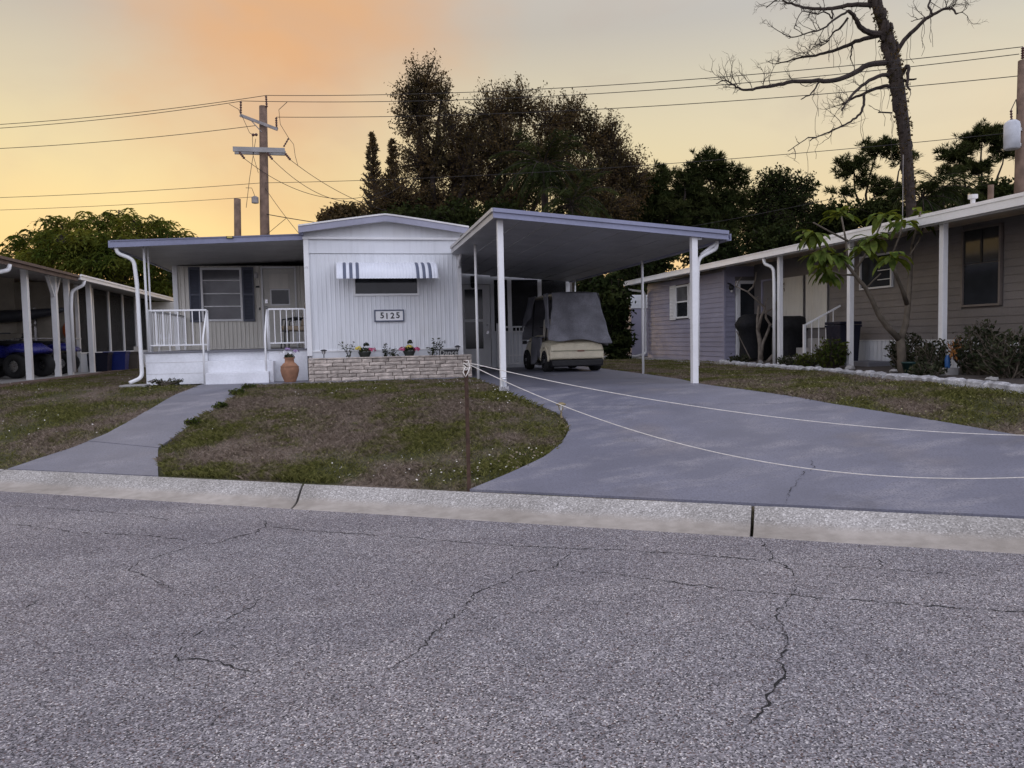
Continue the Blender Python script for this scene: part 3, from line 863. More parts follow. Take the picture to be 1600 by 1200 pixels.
# kerb: drive-over concrete kerb cast in lengths with open joints
kerb = thing('kerb', (*at(0, 0), 0), None, None, kind='structure')
prof = [(-.48, -.10), (-.48, .004), (-.47, .011), (-.40, .016), (-.33, .022), (-.27, .034), (-.20, .066), (-.12, .102), (-.05, .126), (-.015, .133), (.0, .128), (.0, -.10)]
wear = [0, 0, 0, .05, .1, .3, .75, .95, 1, 1, 1, 0]
tj = []
for x, y in ((-0.22, 7.6), (3.05, 5.40)):
    tj.append(KX * x + KY * y)
gap = .012
span = tj[1] - tj[0]
joints = [-90, tj[0] - 3 * span, tj[0] - 2 * span, tj[0] - span, tj[0], tj[1], tj[1] + span, tj[1] + 2 * span, 90]
for k in range(len(joints) - 1):
    a, b = joints[k] + gap, joints[k + 1] - gap
    cnt = 24 if b - a < 10 else 30
    mb = MB()
    ws = []
    for i in range(cnt + 1):
        t = a + (b - a) * i / cnt
        skew = -.10 if abs(joints[k] - tj[0]) < .01 and i == 0 or abs(joints[k + 1] - tj[0]) < .01 and i == cnt else 0
        for j, (s, z) in enumerate(prof):
            w = .006 * noise.noise((t * 1.3, j * .4, 7)) if 0 < j < len(prof) - 2 else 0
            e = -.008 if i in (0, cnt) and 2 < j < len(prof) - 2 else 0
            x, y = at(t + skew * (s / .48 + .5) * 2, s + (w if j in (1, 2) else 0))
            mb.v.append((x, y, z + w * .5 + e))
            ws.append(wear[j])
    n = len(prof)
    for i in range(cnt):
        for j in range(n - 1):
            mb.f.append((i * n + j, i * n + j + 1, (i + 1) * n + j + 1, (i + 1) * n + j))
    mb.f.append(tuple(range(n)))
    mb.f.append(tuple(cnt * n + j for j in range(n - 1, -1, -1)))
    o = mb.build('kerb_length', KERB, kerb, smooth=False)
    at_ = o.data.attributes.new('wear', 'FLOAT', 'POINT')
    if len(o.data.vertices) == len(ws):
        at_.data.foreach_set('value', ws)

# driveway
DL = [(1.002, 6.585), (1.42, 6.88), (1.844, 7.239), (2.08, 7.55), (2.239, 7.837), (2.36, 8.12), (2.44, 8.45), (2.46, 8.72), (2.43, 9.05), (2.332, 9.45), (2.22, 9.95), (2.16, 10.41), (2.18, 11.6), (2.225, 12.94), (2.24, 14.5), (2.24, 18.65)]
DR = [(7.80, 2.46), (7.0, 4.2), (6.5, 5.15), (6.11, 5.942), (5.92, 6.5), (5.693, 7.123), (5.404, 7.814), (5.13, 8.72), (4.95, 9.6), (5.0, 10.3), (5.25, 11.6), (5.45, 13.8), (5.55, 16.2), (5.62, 18.65)]


def resample(P, k):
    d = [0]
    for a, b in zip(P[:-1], P[1:]):
        d.append(d[-1] + math.hypot(b[0] - a[0], b[1] - a[1]))
    out = []
    for i in range(k + 1):
        q = d[-1] * i / k
        j = max(0, min(len(P) - 2, next((m_ for m_ in range(len(d) - 1) if d[m_ + 1] >= q - 1e-9), len(P) - 2)))
        f = (q - d[j]) / (d[j + 1] - d[j])
        out.append((P[j][0] + (P[j + 1][0] - P[j][0]) * f, P[j][1] + (P[j + 1][1] - P[j][1]) * f))
    return out


L_, R_ = resample(DL, 60), resample(DR, 60)
rows = []
for a, b in zip(L_, R_):
    rows.append([(a[0] + (b[0] - a[0]) * j / 24, a[1] + (b[1] - a[1]) * j / 24) for j in range(25)])
# keep the first row on the kerb's back edge
drive = grid_sheet('driveway', rows, DRIVE, kind='structure', dz=.010, skirt=.08)
crack([(3.233, 5.24), (3.413, 5.475), (3.578, 5.637), (3.703, 5.776), (3.895, 5.896), (4.015, 6.092)], .007, drive, lambda x, y: gz(x, y) + .012, 77)
crack([(3.0, 9.05), (3.6, 8.72), (4.1, 8.5), (4.7, 8.2), (5.3, 7.9)], .008, drive, lambda x, y: gz(x, y) + .012, 78)

# walkway in three slabs, with the apron strip along the porch and planter
WL = [(-3.70, 9.36), (-3.50, 9.70), (-3.279, 10.041), (-3.05, 10.591), (-2.917, 11.436), (-2.766, 12.689), (-2.553, 14.0)]
WR = [(-1.92, 8.30), (-2.06, 8.90), (-2.19, 9.53), (-2.124, 9.85), (-1.96, 11.12), (-1.80, 11.65), (-1.58, 13.75)]
walk = grid_sheet('walkway', [[(-2.62 + (4.80) * j / 20, 13.72 + .02 * (20 - j) / 20) for j in range(21)], [(-2.62 + 4.80 * j / 20, 14.3) for j in range(21)], [(-2.62 + 4.80 * j / 20, 15.19) for j in range(21)]], WALK, kind='structure', dz=.006, skirt=.06)
WLr, WRr = resample(WL, 40), resample(WR, 40)
for a, b in ((0, 9), (9, 22), (22, 40)):
    rows = []
    for i in range(a, b + 1):
        p, q = Vector(WLr[i]), Vector(WRr[i])
        if i == a and a:
            p, q = p.lerp(Vector(WLr[i + 1]), .03), q.lerp(Vector(WRr[i + 1]), .03)
        rows.append([tuple(p.lerp(q, j / 8)) for j in range(9)])
    grid_sheet('paving_slab', rows, WALK, walk, dz=.009 + (.006 if a == 9 else 0), skirt=.06)


# ------------------------------------------------------------------ lawns
def inpoly(x, y, P):
    c = np.zeros(len(x), bool)
    n = len(P)
    for i in range(n):
        x1, y1 = P[i]
        x2, y2 = P[(i + 1) % n]
        if y1 == y2:
            continue
        k = ((y1 > y) != (y2 > y)) & (x < (x2 - x1) * (y - y1) / (y2 - y1) + x1)
        c ^= k
    return c


def vnoise(x, y, f, seed):
    r = np.random.default_rng(seed)
    G = r.random((64, 64))
    u, v = x * f + 100, y * f + 100
    i, j = np.floor(u).astype(int), np.floor(v).astype(int)
    a, b = u - i, v - j
    a, b = a * a * (3 - 2 * a), b * b * (3 - 2 * b)
    g = lambda p, q: G[p % 64, q % 64]
    return (g(i, j) * (1 - a) + g(i + 1, j) * a) * (1 - b) + (g(i, j + 1) * (1 - a) + g(i + 1, j + 1) * a) * b


def lawn(poly, dens, hmin, hmax, label, edge=None):
    P = np.array(poly)
    x0, y0 = P.min(0)
    x1, y1 = P.max(0)
    n = int((x1 - x0) * (y1 - y0) * dens)
    x = nprng.uniform(x0, x1, n)
    y = nprng.uniform(y0, y1, n)
    k = inpoly(x, y, poly)
    x, y = x[k], y[k]
    v = .6 * vnoise(x, y, 1.3, 3) + .4 * vnoise(x, y, 3.5, 4)
    k = nprng.random(len(x)) < np.clip(.25 + 1.6 * (v - .3), .12, 1)
    x, y, v = x[k], y[k], v[k]
    # thicker, longer growth near the border
    e = np.full(len(x), 9.)
    for (ax, ay), (bx, by) in zip(poly, poly[1:] + poly[:1]):
        dx, dy = bx - ax, by - ay
        t = np.clip(((x - ax) * dx + (y - ay) * dy) / (dx * dx + dy * dy), 0, 1)
        e = np.minimum(e, np.hypot(x - ax - t * dx, y - ay - t * dy))
    h = (hmin + (hmax - hmin) * nprng.random(len(x))) * (.55 + .8 * v) * (1 + .2 * np.exp(-e / .15))
    z = gz_np(x, y) - .012
    a = nprng.uniform(0, 2 * np.pi, len(x))
    w = nprng.uniform(.0035, .0075, len(x))
    lean = nprng.uniform(.4, 1.7, len(x)) * h
    la = nprng.uniform(0, 2 * np.pi, len(x))
    V = np.empty((len(x), 4, 3))
    ca, sa = np.cos(a) * w, np.sin(a) * w
    V[:, 0] = np.stack([x - ca, y - sa, z], 1)
    V[:, 1] = np.stack([x + ca, y + sa, z], 1)
    mx, my = x + np.cos(la) * lean * .35, y + np.sin(la) * lean * .35
    V[:, 2] = np.stack([mx + ca * .8, my + sa * .8, z + h * .65], 1)
    V[:, 3] = np.stack([x + np.cos(la) * lean, y + np.sin(la) * lean, z + h], 1)
    F = np.arange(len(x))[:, None] * 4 + np.array([[0, 1, 2, 3]])
    me = np_mesh('grass', V.reshape(-1, 3), quad=F)
    o = link('grass', me, GRASS)
    return tag(o, label, 'grass', kind='stuff')


def specks(poly, n, size, mat, label, cat, zoff, seed, clump=True):
    r = np.random.default_rng(seed)
    P = np.array(poly)
    x0, y0 = P.min(0)
    x1, y1 = P.max(0)
    x = r.uniform(x0, x1, n * 8)
    y = r.uniform(y0, y1, n * 8)
    k = inpoly(x, y, poly)
    if clump:
        k &= r.random(len(x)) < np.clip((vnoise(x, y, 1.1, seed) - .52) * 3, .02, 1)
    x, y = x[k][:n], y[k][:n]
    m_ = len(x)
    z = gz_np(x, y) + r.uniform(.3, 1, m_) * zoff
    C = np.stack([x, y, z], 1)
    A = r.normal(size=(m_, 3)) * [1, 1, .5]
    A /= np.linalg.norm(A, axis=1)[:, None]
    B = np.cross(A, r.normal(size=(m_, 3)) * [.5, .5, 1])
    B /= np.linalg.norm(B, axis=1)[:, None]
    s_ = r.uniform(.5, 1.3, m_)[:, None] * size
    V = np.stack([C - A * s_, C - B * s_ * .7, C + A * s_, C + B * s_ * .7], 1).reshape(-1, 3)
    F = np.arange(m_ * 4).reshape(-1, 4)
    o = link(cat.replace(' ', '_'), np_mesh(cat, V, quad=F), mat)
    return tag(o, label, cat, kind='stuff')


MID = [(-1.86, 8.33), (.98, 6.62)] + DL[1:14] + [(2.2, 13.72), (-1.56, 13.72)] + WR[::-1][1:-1]
LEFT = [(-3.72, 9.42)] + WL[1:] + [(-2.66, 14.3), (-2.75, 14.62), (-3.55, 15.1), (-3.9, 15.6), (-3.9, 27), (-6.55, 27), (-6.55, 17.6), (-14, 17.6), (-14, 15.55)]
RIGHT = DR[::-1][1:] + [(10.5, .85), (9.2, 3.8), (8.0, 5.8), (7.62, 7.42), (7.737, 9.06), (8.069, 10.84), (8.39, 13.125), (8.613, 15.71), (9.2, 17.6), (9.0, 24), (6.4, 24), (5.72, 18.6)]
lawn(MID, 7000, .018, .052, 'patchy short grass between the walkway and the driveway')
lawn(LEFT, 2200, .018, .050, 'patchy short grass beside the walkway and neighbouring carport')
lawn(RIGHT, 3600, .018, .050, 'short grass between the driveway and the white stone edging')
specks(MID, 380, .010, CLOVER, 'tiny pale flowers scattered in the middle lawn', 'lawn flowers', .05, 21)
specks(LEFT, 400, .012, CLOVER, 'tiny pale flowers scattered in the lawn by the walkway', 'lawn flowers', .05, 22)
specks(RIGHT, 2600, .009, M('pale_yellow_flower', (.36, .34, .18), .9, .3, 40), 'tiny pale yellowish flowers all over the lawn beside the driveway', 'lawn flowers', .045, 23, clump=False)
specks(MID, 1400, .014, DEADLEAF, 'dry leaf litter lying in the middle lawn', 'leaf litter', .03, 24)
specks(LEFT, 1200, .016, DEADLEAF, 'dry leaf litter lying in the lawn by the walkway', 'leaf litter', .03, 25)

# ------------------------------------------------------------------ the white mobile home
home = thing('mobile_home', (0.75, 15.0, ZG), 'white ribbed mobile home with low gable, striped window awning and number 5125', 'mobile home')
HX0, HX1 = -.75, 2.21


def ribbed(name, x0, x1, y, z0, z1, mat, parent, pitch=.083, depth=.006, smooth=True, holes=(), sgn=-1):
    """vertically ribbed metal sheet facing -Y (sgn=-1), with rectangular openings"""
    mb = MB()
    xs = []
    x = x0
    while x < x1 - 1e-6:
        for f, d in ((0, 0), (.30, 0), (.42, 1), (.58, 1), (.70, 0)):
            if x + f * pitch < x1:
                xs.append((x + f * pitch, d))
        x += pitch
    xs.append((x1, 0))
    zs = sorted({z0, z1} | {z for h in holes for z in h[2:]})
    for (xa, da), (xb, db) in zip(xs[:-1], xs[1:]):
        for za, zb in zip(zs[:-1], zs[1:]):
            xm, zm = (xa + xb) / 2, (za + zb) / 2
            if any(h[0] < xm < h[1] and h[2] < zm < h[3] for h in holes):
                continue
            mb.quad((xa, y + sgn * da * depth, za), (xb, y + sgn * db * depth, za), (xb, y + sgn * db * depth, zb), (xa, y + sgn * da * depth, zb))
    return mb.build(name, mat, parent)


MB().box(HX0 + .02, HX1 - .02, 15.03, 27, ZG, 3.42).build('side_wall', WHITE, home)
ribbed('front_siding', HX0 + .09, HX1 - .07, 15.0, 1.30, 3.115, WHITE, home, holes=[(.17, 1.36, 2.35, 2.78)])
MB().box(HX0 + .09, HX1 - .07, 14.985, 15.02, 3.125, 3.385).build('header_panel', WHITE, home, bevel=.003)
MB().box(HX0 + .09, HX1 - .07, 14.975, 15.0, 1.275, 1.30).build('bottom_trim', TRIM, home)
MB().box(HX0 + .09, HX1 - .07, 14.99, 15.02, ZG, 1.275).build('skirting', WHITE, home)
MB().box(HX0, HX0 + .095, 14.955, 15.05, 1.20, 3.42).build('corner_post', TRIM, home, bevel=.006)
MB().box(HX1 - .075, HX1 + .01, 14.965, 15.05, ZG, 3.42).build('corner_post', TRIM, home, bevel=.006)
MB().box(HX0 - .01, HX1 + .01, 14.93, 15.0, 3.385, 3.43).build('soffit_trim', TRIM, home, bevel=.004)


def arch(x):
    """underside of the bowed roof"""
    t = (x - .78) / 1.56
    return 3.70 - .22 * abs(t) ** 1.08


mb = MB()
pts = [(HX0 + 2.96 * i / 16, arch(HX0 + 2.96 * i / 16) + .02) for i in range(17)]
mb.prism([(HX0, 3.425)] + pts + [(HX1, 3.425)], 'y', 14.985, 15.03)
mb.build('gable_panel', WHITE, home)
N = 20
xs = [-.82 + 3.17 * i / N for i in range(N + 1)]
mb = MB()
for i in range(N):
    a, b = xs[i], xs[i + 1]
    mb.hexa([(a, 14.72, arch(a) + .115), (b, 14.72, arch(b) + .115), (b, 27.1, arch(b) + .115), (a, 27.1, arch(a) + .115)],
            [(a, 14.72, arch(a) + .145), (b, 14.72, arch(b) + .145), (b, 27.1, arch(b) + .145), (a, 27.1, arch(a) + .145)])
roof = mb.build('roof', ROOFW, home)
mb = MB()
for i in range(N):
    a, b = xs[i], xs[i + 1]
    mb.hexa([(a, 14.735, arch(a)), (b, 14.735, arch(b)), (b, 14.775, arch(b)), (a, 14.775, arch(a))],
            [(a, 14.735, arch(a) + .112), (b, 14.735, arch(b) + .112), (b, 14.775, arch(b) + .112), (a, 14.775, arch(a) + .112)])
mb.build('rake_fascia', HOMEF, home)
mb = MB()
for i in range(N):
    a, b = xs[i], xs[i + 1]
    mb.hexa([(a, 14.778, arch(a) + .012), (b, 14.778, arch(b) + .012), (b, 14.985, arch(b) + .012), (a, 14.985, arch(a) + .012)],
            [(a, 14.778, arch(a) + .03), (b, 14.778, arch(b) + .03), (b, 14.985, arch(b) + .03), (a, 14.985, arch(a) + .03)])
mb.build('soffit', SOFFIT, home)
MB().box(-.80, -.74, 14.8, 27, 3.45, 3.60).build('eave_gutter', FASCIA, home)
MB().lathe((-.35, 16.4, 3.7), [(.05, 0), (.05, .16), (.065, .16), (.065, .20)], 12).build('vent_pipe', PVC, home)
# window under the awning
win = MB()
for a, b, c, d in ((.14, 1.39, 2.323, 2.362), (.14, 1.39, 2.74, 2.78), (.14, .178, 2.362, 2.74), (1.352, 1.39, 2.362, 2.74)):
    win.box(a, b, 14.965, 15.03, c, d)
win = win.build('window_frame', TRIM, home, bevel=.003)
MB().box(.178, 1.352, 15.01, 15.02, 2.362, 2.74).build('pane', GLASS, win)
# awning: curved interlocking slats, three dark stripes at each end
aw = MB()
for x in (-.15, 1.72):
    aw.bar((x, 15.0, 2.92), (x, 14.50, 2.60), .015, .03)
aw.box(-.17, 1.73, 14.975, 15.0, 2.925, 2.955)
aw = aw.build('awning', TRIM, home, label='white slatted window awning with three dark stripes at each end')


def awning_slat(w):
    mb = MB()
    A = []
    for i in range(9):
        f = i / 8
        A.append((14.985 - .50 * math.sin(f * 1.45) / math.sin(1.45), 2.945 - .335 * (1 - math.cos(f * 1.45)) / (1 - math.cos(1.45))))
    rows = []
    for i, (y, z) in enumerate(A):
        (ya, za), (yb, zb) = A[max(0, i - 1)], A[min(8, i + 1)]
        n_ = Vector((0, zb - za, -(yb - ya))).normalized()
        n_ = n_ if n_.z >= 0 else -n_
        rows.append([(x * w - w / 2, y + n_.y * h, z + n_.z * h) for x, h in ((0, 0), (.2, .007), (.5, .012), (.8, .007), (1, 0))])
    mb.v = [p for r_ in rows for p in r_]
    mb.f = [(i * 5 + k, i * 5 + k + 1, i * 5 + k + 6, i * 5 + k + 5) for i in range(8) for k in range(4)]
    return mb.mesh('awning_slat', (0, 15.0, ZG), True)


NS = 32
sw = 1.87 / NS
mw, mdk = awning_slat(sw), awning_slat(sw)
mw.materials.append(AWNW)
mdk.materials.append(BLUEGREY)
for i in range(NS):
    o = link('slat', mdk if i in (2, 4, 6, NS - 7, NS - 5, NS - 3) else mw, None, aw)
    o.location = (-.16 + sw * (i + .5) - .75, 0, 0)

# ------------------------------------------------------------------ porch beside the home
porch = thing('porch', (-2.2, 15.2, ZG), 'white raised porch with flat roof, metal railings and two steps, beside the mobile home', 'porch')
DZ = 1.345
mb = MB().box(-3.64, -2.56, 15.2, 15.34, ZG, DZ - .03).box(-1.47, -.76, 15.2, 15.34, ZG, DZ - .03).box(-2.56, -1.47, 15.26, 15.34, ZG, DZ - .03).box(-3.64, -3.5, 15.34, 18.6, ZG, DZ - .03)
mb.build('base_wall', MASON, porch, bevel=.006)
for z in (.93, 1.14):
    MB().box(-3.642, -2.56, 15.196, 15.2, z, z + .006).build('course_line', SOFFIT, porch)
MB().box(-3.66, -.76, 15.17, 18.6, DZ - .03, DZ).build('deck', DECKP, porch, bevel=.006)
# steps
MB().box(-2.53, -1.43, 14.68, 14.95, ZG, .945).build('step', MASON, porch, bevel=.012)
MB().box(-2.53, -1.43, 14.95, 15.26, ZG, 1.15).build('step', MASON, porch, bevel=.012)
MB().box(-1.43, -1.36, 14.86, 15.26, ZG, 1.13).build('step_cheek', MASON, porch, bevel=.01)
# room wall behind the porch
ribbed('back_wall', -3.70, -.76, 18.6, DZ, 3.24, WHITE2, porch, pitch=.09, depth=.014, holes=[(-3.21, -2.32, 1.99, 3.19), (-1.88, -1.14, DZ, 3.2)])
MB().box(-3.72, -.76, 18.64, 26, ZG, 3.24).build('room_wall', WHITE2, porch)
MB().box(-3.80, -3.70, 18.56, 18.68, DZ, 3.26).build('corner_board', TRIM, porch)
# window with three horizontal bars
fr = MB()
for a, b, c, d in ((-3.21, -2.32, 1.985, 2.03), (-3.21, -2.32, 3.15, 3.20), (-3.21, -3.165, 2.03, 3.15), (-2.365, -2.32, 2.03, 3.15)):
    fr.box(a, b, 18.55, 18.63, c, d)
for z in (2.31, 2.60, 2.90):
    fr.box(-3.165, -2.365, 18.575, 18.62, z, z + .025)
fr = fr.build('window_frame', TRIM, porch, bevel=.003)
for i, (a, b) in enumerate(((2.03, 2.31), (2.335, 2.60), (2.625, 2.90), (2.925, 3.15))):
    MB().box(-3.165, -2.365, 18.595, 18.605, a, b).build('pane', GLASSG, fr)


def shutter(x0, x1, z0, z1, y, mat, parent):
    sh = MB()
    for a, b, c, d in ((x0, x0 + .035, z0, z1), (x1 - .035, x1, z0, z1), (x0 + .035, x1 - .035, z0, z0 + .05), (x0 + .035, x1 - .035, z1 - .05, z1), (x0 + .035, x1 - .035, (z0 + z1) / 2 - .02, (z0 + z1) / 2 + .02)):
        sh.box(a, b, y - .03, y, c, d)
    z = z0 + .06
    while z < z1 - .07:
        sh.hexa([(x0 + .03, y - .024, z), (x1 - .03, y - .024, z), (x1 - .03, y - .004, z + .022), (x0 + .03, y - .004, z + .022)],
                [(x0 + .03, y - .02, z + .004), (x1 - .03, y - .02, z + .004), (x1 - .03, y, z + .026), (x0 + .03, y, z + .026)])
        z += .034
    sh.box(x0 + .03, x1 - .03, y - .003, y + .002, z0 + .03, z1 - .03)
    return sh.build('shutter', mat, parent)


shutter(-3.46, -3.215, 1.97, 3.21, 18.58, SHUT, porch)
shutter(-2.315, -2.06, 1.97, 3.21, 18.58, SHUT, porch)
# door
df = MB()
for a, b, c, d in ((-1.90, -1.86, DZ, 3.22), (-1.16, -1.12, DZ, 3.22), (-1.86, -1.16, 3.18, 3.22)):
    df.box(a, b, 18.55, 18.64, c, d)
door = MB().box(-1.855, -1.165, 18.585, 18.62, DZ + .02, 3.175).build('door', M('cream_door', (.62, .60, .54), .45, .1, 2), porch, bevel=.004)
df.build('door_frame', TRIM, door)
MB().box(-1.72, -1.29, 18.577, 18.584, 2.72, 3.06).build('door_panel', WHITE2, door, bevel=.003)
MB().box(-1.71, -1.27, 18.572, 18.584, 2.33, 2.71).build('pane_frame', TRIM, door)
MB().box(-1.68, -1.30, 18.566, 18.571, 2.36, 2.68).build('pane', GLASS, door)
MB().ball((-1.80, 18.55, 2.28), .033).build('handle', STEEL, door, smooth=True)
MB().box(-1.83, -1.77, 18.565, 18.584, 2.38, 2.47).build('lock', STEEL, door)
MB().box(-2.02, -1.94, 18.56, 18.58, 2.74, 2.78).build('name_plate', BLACK, porch)
MB().box(-1.965, -1.935, 18.575, 18.585, 2.23, 2.29).build('doorbell', BLACK, porch)
MB().lathe((-2.0, 18.52, 2.95), [(.03, 0), (.045, .03), (.045, .10), (.02, .14)], 10).build('wall_light', PVC, porch)
# flat roof with deep fascia
mb = MB()
mb.hexa([(-4.04, 14.98, 3.235), (-.73, 14.98, 3.385), (-.73, 26, 3.385), (-4.04, 26, 3.235)], [(-4.04, 14.98, 3.27), (-.73, 14.98, 3.42), (-.73, 26, 3.42), (-4.04, 26, 3.27)])
proof = mb.build('roof', SOFFIT, porch)
mb = MB().hexa([(-4.06, 14.94, 3.215), (-.76, 14.94, 3.372), (-.76, 14.978, 3.372), (-4.06, 14.978, 3.215)], [(-4.06, 14.93, 3.335), (-.76, 14.93, 3.475), (-.76, 14.978, 3.475), (-4.06, 14.978, 3.335)])
mb.hexa([(-4.06, 14.92, 3.315), (-.76, 14.92, 3.455), (-.76, 14.94, 3.455), (-4.06, 14.94, 3.315)], [(-4.06, 14.91, 3.34), (-.76, 14.91, 3.48), (-.76, 14.94, 3.48), (-4.06, 14.94, 3.34)])
mb.build('fascia', FASCIA, proof)
MB().box(-4.10, -4.045, 14.95, 26, 3.215, 3.335).build('side_gutter', FASCIA, proof)
MB().box(-3.6, -.8, 17, 26, 3.45, 3.50).build('roof_cap', ROOFW, proof)
MB().tube([(-3.59, 15.26, DZ), (-3.59, 15.26, 3.26)], .022, 8).build('post', TRIM, porch, smooth=True)
MB().tube([(-3.56, 15.42, DZ), (-3.56, 15.42, 3.26)], .016, 8).build('post', TRIM, porch, smooth=True)


def downspout(name, pts, parent, w=.075, mat=None):
    mb = MB()
    P = []
    pts = [Vector(p) for p in pts]
    for i, p in enumerate(pts):
        if 0 < i < len(pts) - 1:
            d = min(.10, (p - pts[i - 1]).length * .4, (pts[i + 1] - p).length * .4)
            a = p + (pts[i - 1] - p).normalized() * d
            b = p + (pts[i + 1] - p).normalized() * d
            for k in range(5):
                f = k / 4
                P.append((a.lerp(p, f)).lerp(p.lerp(b, f), f))
        else:
            P.append(p)
    mb.tube(P, w / 2, 8)
    return mb.build(name, mat or TRIM, parent, smooth=True)


downspout('downspout', [(-4.0, 15.02, 3.25), (-3.97, 15.02, 3.12), (-3.73, 15.10, 3.02), (-3.70, 15.12, 2.6), (-3.69, 15.12, .88), (-3.86, 14.95, .80)], porch, .07)
MB().box(-3.98, -3.55, 14.7, 15.1, ZG - .01, .765).build('splash_block', SLABC, porch, bevel=.01)


def railing(p, q, z0, z1, nb, parent, post=True):
    p, q = Vector(p), Vector(q)
    r = MB()
    r.bar((*p, z1), (*q, z1), .036, .03).bar((*p, z0), (*q, z0), .03, .025)
    if post:
        for e in (p, q):
            r.bar((*e, DZ), (*e, z1), .034)
    r = r.build('railing', TRIM, parent)
    for i in range(nb):
        e = p.lerp(q, (i + 1) / (nb + 1))
        MB().bar((*e, z0), (*e, z1), .016).build('baluster', TRIM, r)
    return r


railing((-3.58, 15.3), (-2.56, 15.3), 1.46, 2.105, 7, porch)
railing((-3.58, 15.36), (-3.58, 18.5), 1.46, 2.105, 20, porch)
railing((-1.46, 15.3), (-.79, 15.3), 1.46, 2.105, 5, porch)
for x in (-2.545, -1.475):
    mb = MB().tube([(x, 15.27, 2.09), (x, 15.1, 1.98), (x, 14.76, 1.62), (x, 14.72, 1.56), (x, 14.72, ZG)], .018, 8)
    mb.tube([(x, 15.27, DZ), (x, 15.27, 2.09)], .018, 8)
    mb.build('stair_rail', TRIM, porch, smooth=True)
MB().box(-2.10, -1.98, 14.90, 14.93, 3.385, 3.425).build('roof_light', BLACK, porch)
MB().box(-2.085, -1.995, 14.895, 14.90, 3.39, 3.42).build('roof_light_lens', M('amber_lens', (.55, .45, .12), .3), porch)

# ------------------------------------------------------------------ carport
cp = thing('carport', (3.8, 10.6, ZG), 'white carport with lavender grey fascia over the driveway, attached to the mobile home', 'carport')


def rz_(x):
    return 3.105 + (x - 2.03) * (2.83 - 3.105) / (5.47 - 2.03)


mb = MB().hexa([(2.05, 10.45, rz_(2.05) + .01), (5.46, 10.45, rz_(5.46) + .01), (5.46, 18.6, rz_(5.46) + .01), (2.05, 18.6, rz_(2.05) + .01)],
               [(2.05, 10.45, rz_(2.05) + .075), (5.46, 10.45, rz_(5.46) + .075), (5.46, 18.6, rz_(5.46) + .075), (2.05, 18.6, rz_(2.05) + .075)])
mb.build('roof', SOFFIT_D, cp)
# panel seams on the underside
for i in range(1, 9):
    x = 2.05 + 3.41 * i / 9
    MB().hexa([(x - .012, 10.47, rz_(x) - .002), (x + .012, 10.47, rz_(x) - .002), (x + .012, 18.55, rz_(x) - .002), (x - .012, 18.55, rz_(x) - .002)],
              [(x - .012, 10.47, rz_(x) + .012), (x + .012, 10.47, rz_(x) + .012), (x + .012, 18.55, rz_(x) + .012), (x - .012, 18.55, rz_(x) + .012)]).build('roof_seam', SOFFIT_D, cp)
fa = MB()
for y0, y1, a, b in ((10.41, 10.448, 0, .112), (10.385, 10.408, .075, .128), (10.395, 10.409, -.004, .022)):
    fa.hexa([(2.0, y0, rz_(2.0) + a), (5.49, y0, rz_(5.49) + a), (5.49, y1, rz_(5.49) + a), (2.0, y1, rz_(2.0) + a)],
            [(2.0, y0, rz_(2.0) + b), (5.49, y0, rz_(5.49) + b), (5.49, y1, rz_(5.49) + b), (2.0, y1, rz_(2.0) + b)])
fa.build('fascia', FASCIA, cp)
fa = MB().box(2.0, 2.045, 10.452, 14.74, 3.10, 3.21).box(1.975, 1.998, 10.40, 14.72, 3.185, 3.235)
fa.build('side_fascia', SOFFIT, cp)
gt = MB().box(5.465, 5.50, 10.452, 18.6, 2.82, 2.93).box(5.50, 5.56, 10.452, 18.6, 2.82, 2.835).box(5.545, 5.56, 10.452, 18.6, 2.835, 2.92)
gt.build('gutter', FASCIA, cp)


def post(x, y, z1, w, parent, mat=TRIM, z0=ZG - .02, name='post'):
    mb = MB().box(x - w / 2, x + w / 2, y - w / 2, y + w / 2, z0, z1)
    o = mb.build(name, mat, parent, bevel=.006)
    return o


p1 = post(2.13, 10.62, rz_(2.13) + .01, .082, cp)
MB().box(2.06, 2.20, 10.56, 10.60, ZG - .01, ZG + .05).build('base_plate', STEEL, p1)
p2_ = post(4.985, 10.50, rz_(4.985) + .01, .09, cp)
MB().box(5.0, 5.10, 10.47, 10.53, rz_(5.05) - .03, rz_(5.05) + .005).build('bracket', TRIM, p2_)
for x, y in ((2.235, 13.36), (5.40, 13.55), (5.42, 17.95)):
    MB().tube([(x, y, ZG - .02), (x, y, rz_(x) + .012)], .024, 8).build('pole', TRIM, cp, smooth=True)
downspout('downspout', [(5.42, 10.62, 2.83), (5.40, 10.62, 2.72), (5.10, 10.60, 2.58), (5.075, 10.58, 2.2), (5.075, 10.58, .99)], cp, .062)
downspout('downspout', [(5.40, 10.62, 2.80), (5.15, 10.60, 2.63)], cp, .05)
MB().tube([(2.19, 14.88, 3.18), (2.19, 14.86, 3.06), (2.17, 14.93, 2.98), (2.17, 14.93, 2.86)], .03, 8).build('elbow', TRIM, cp, smooth=True)

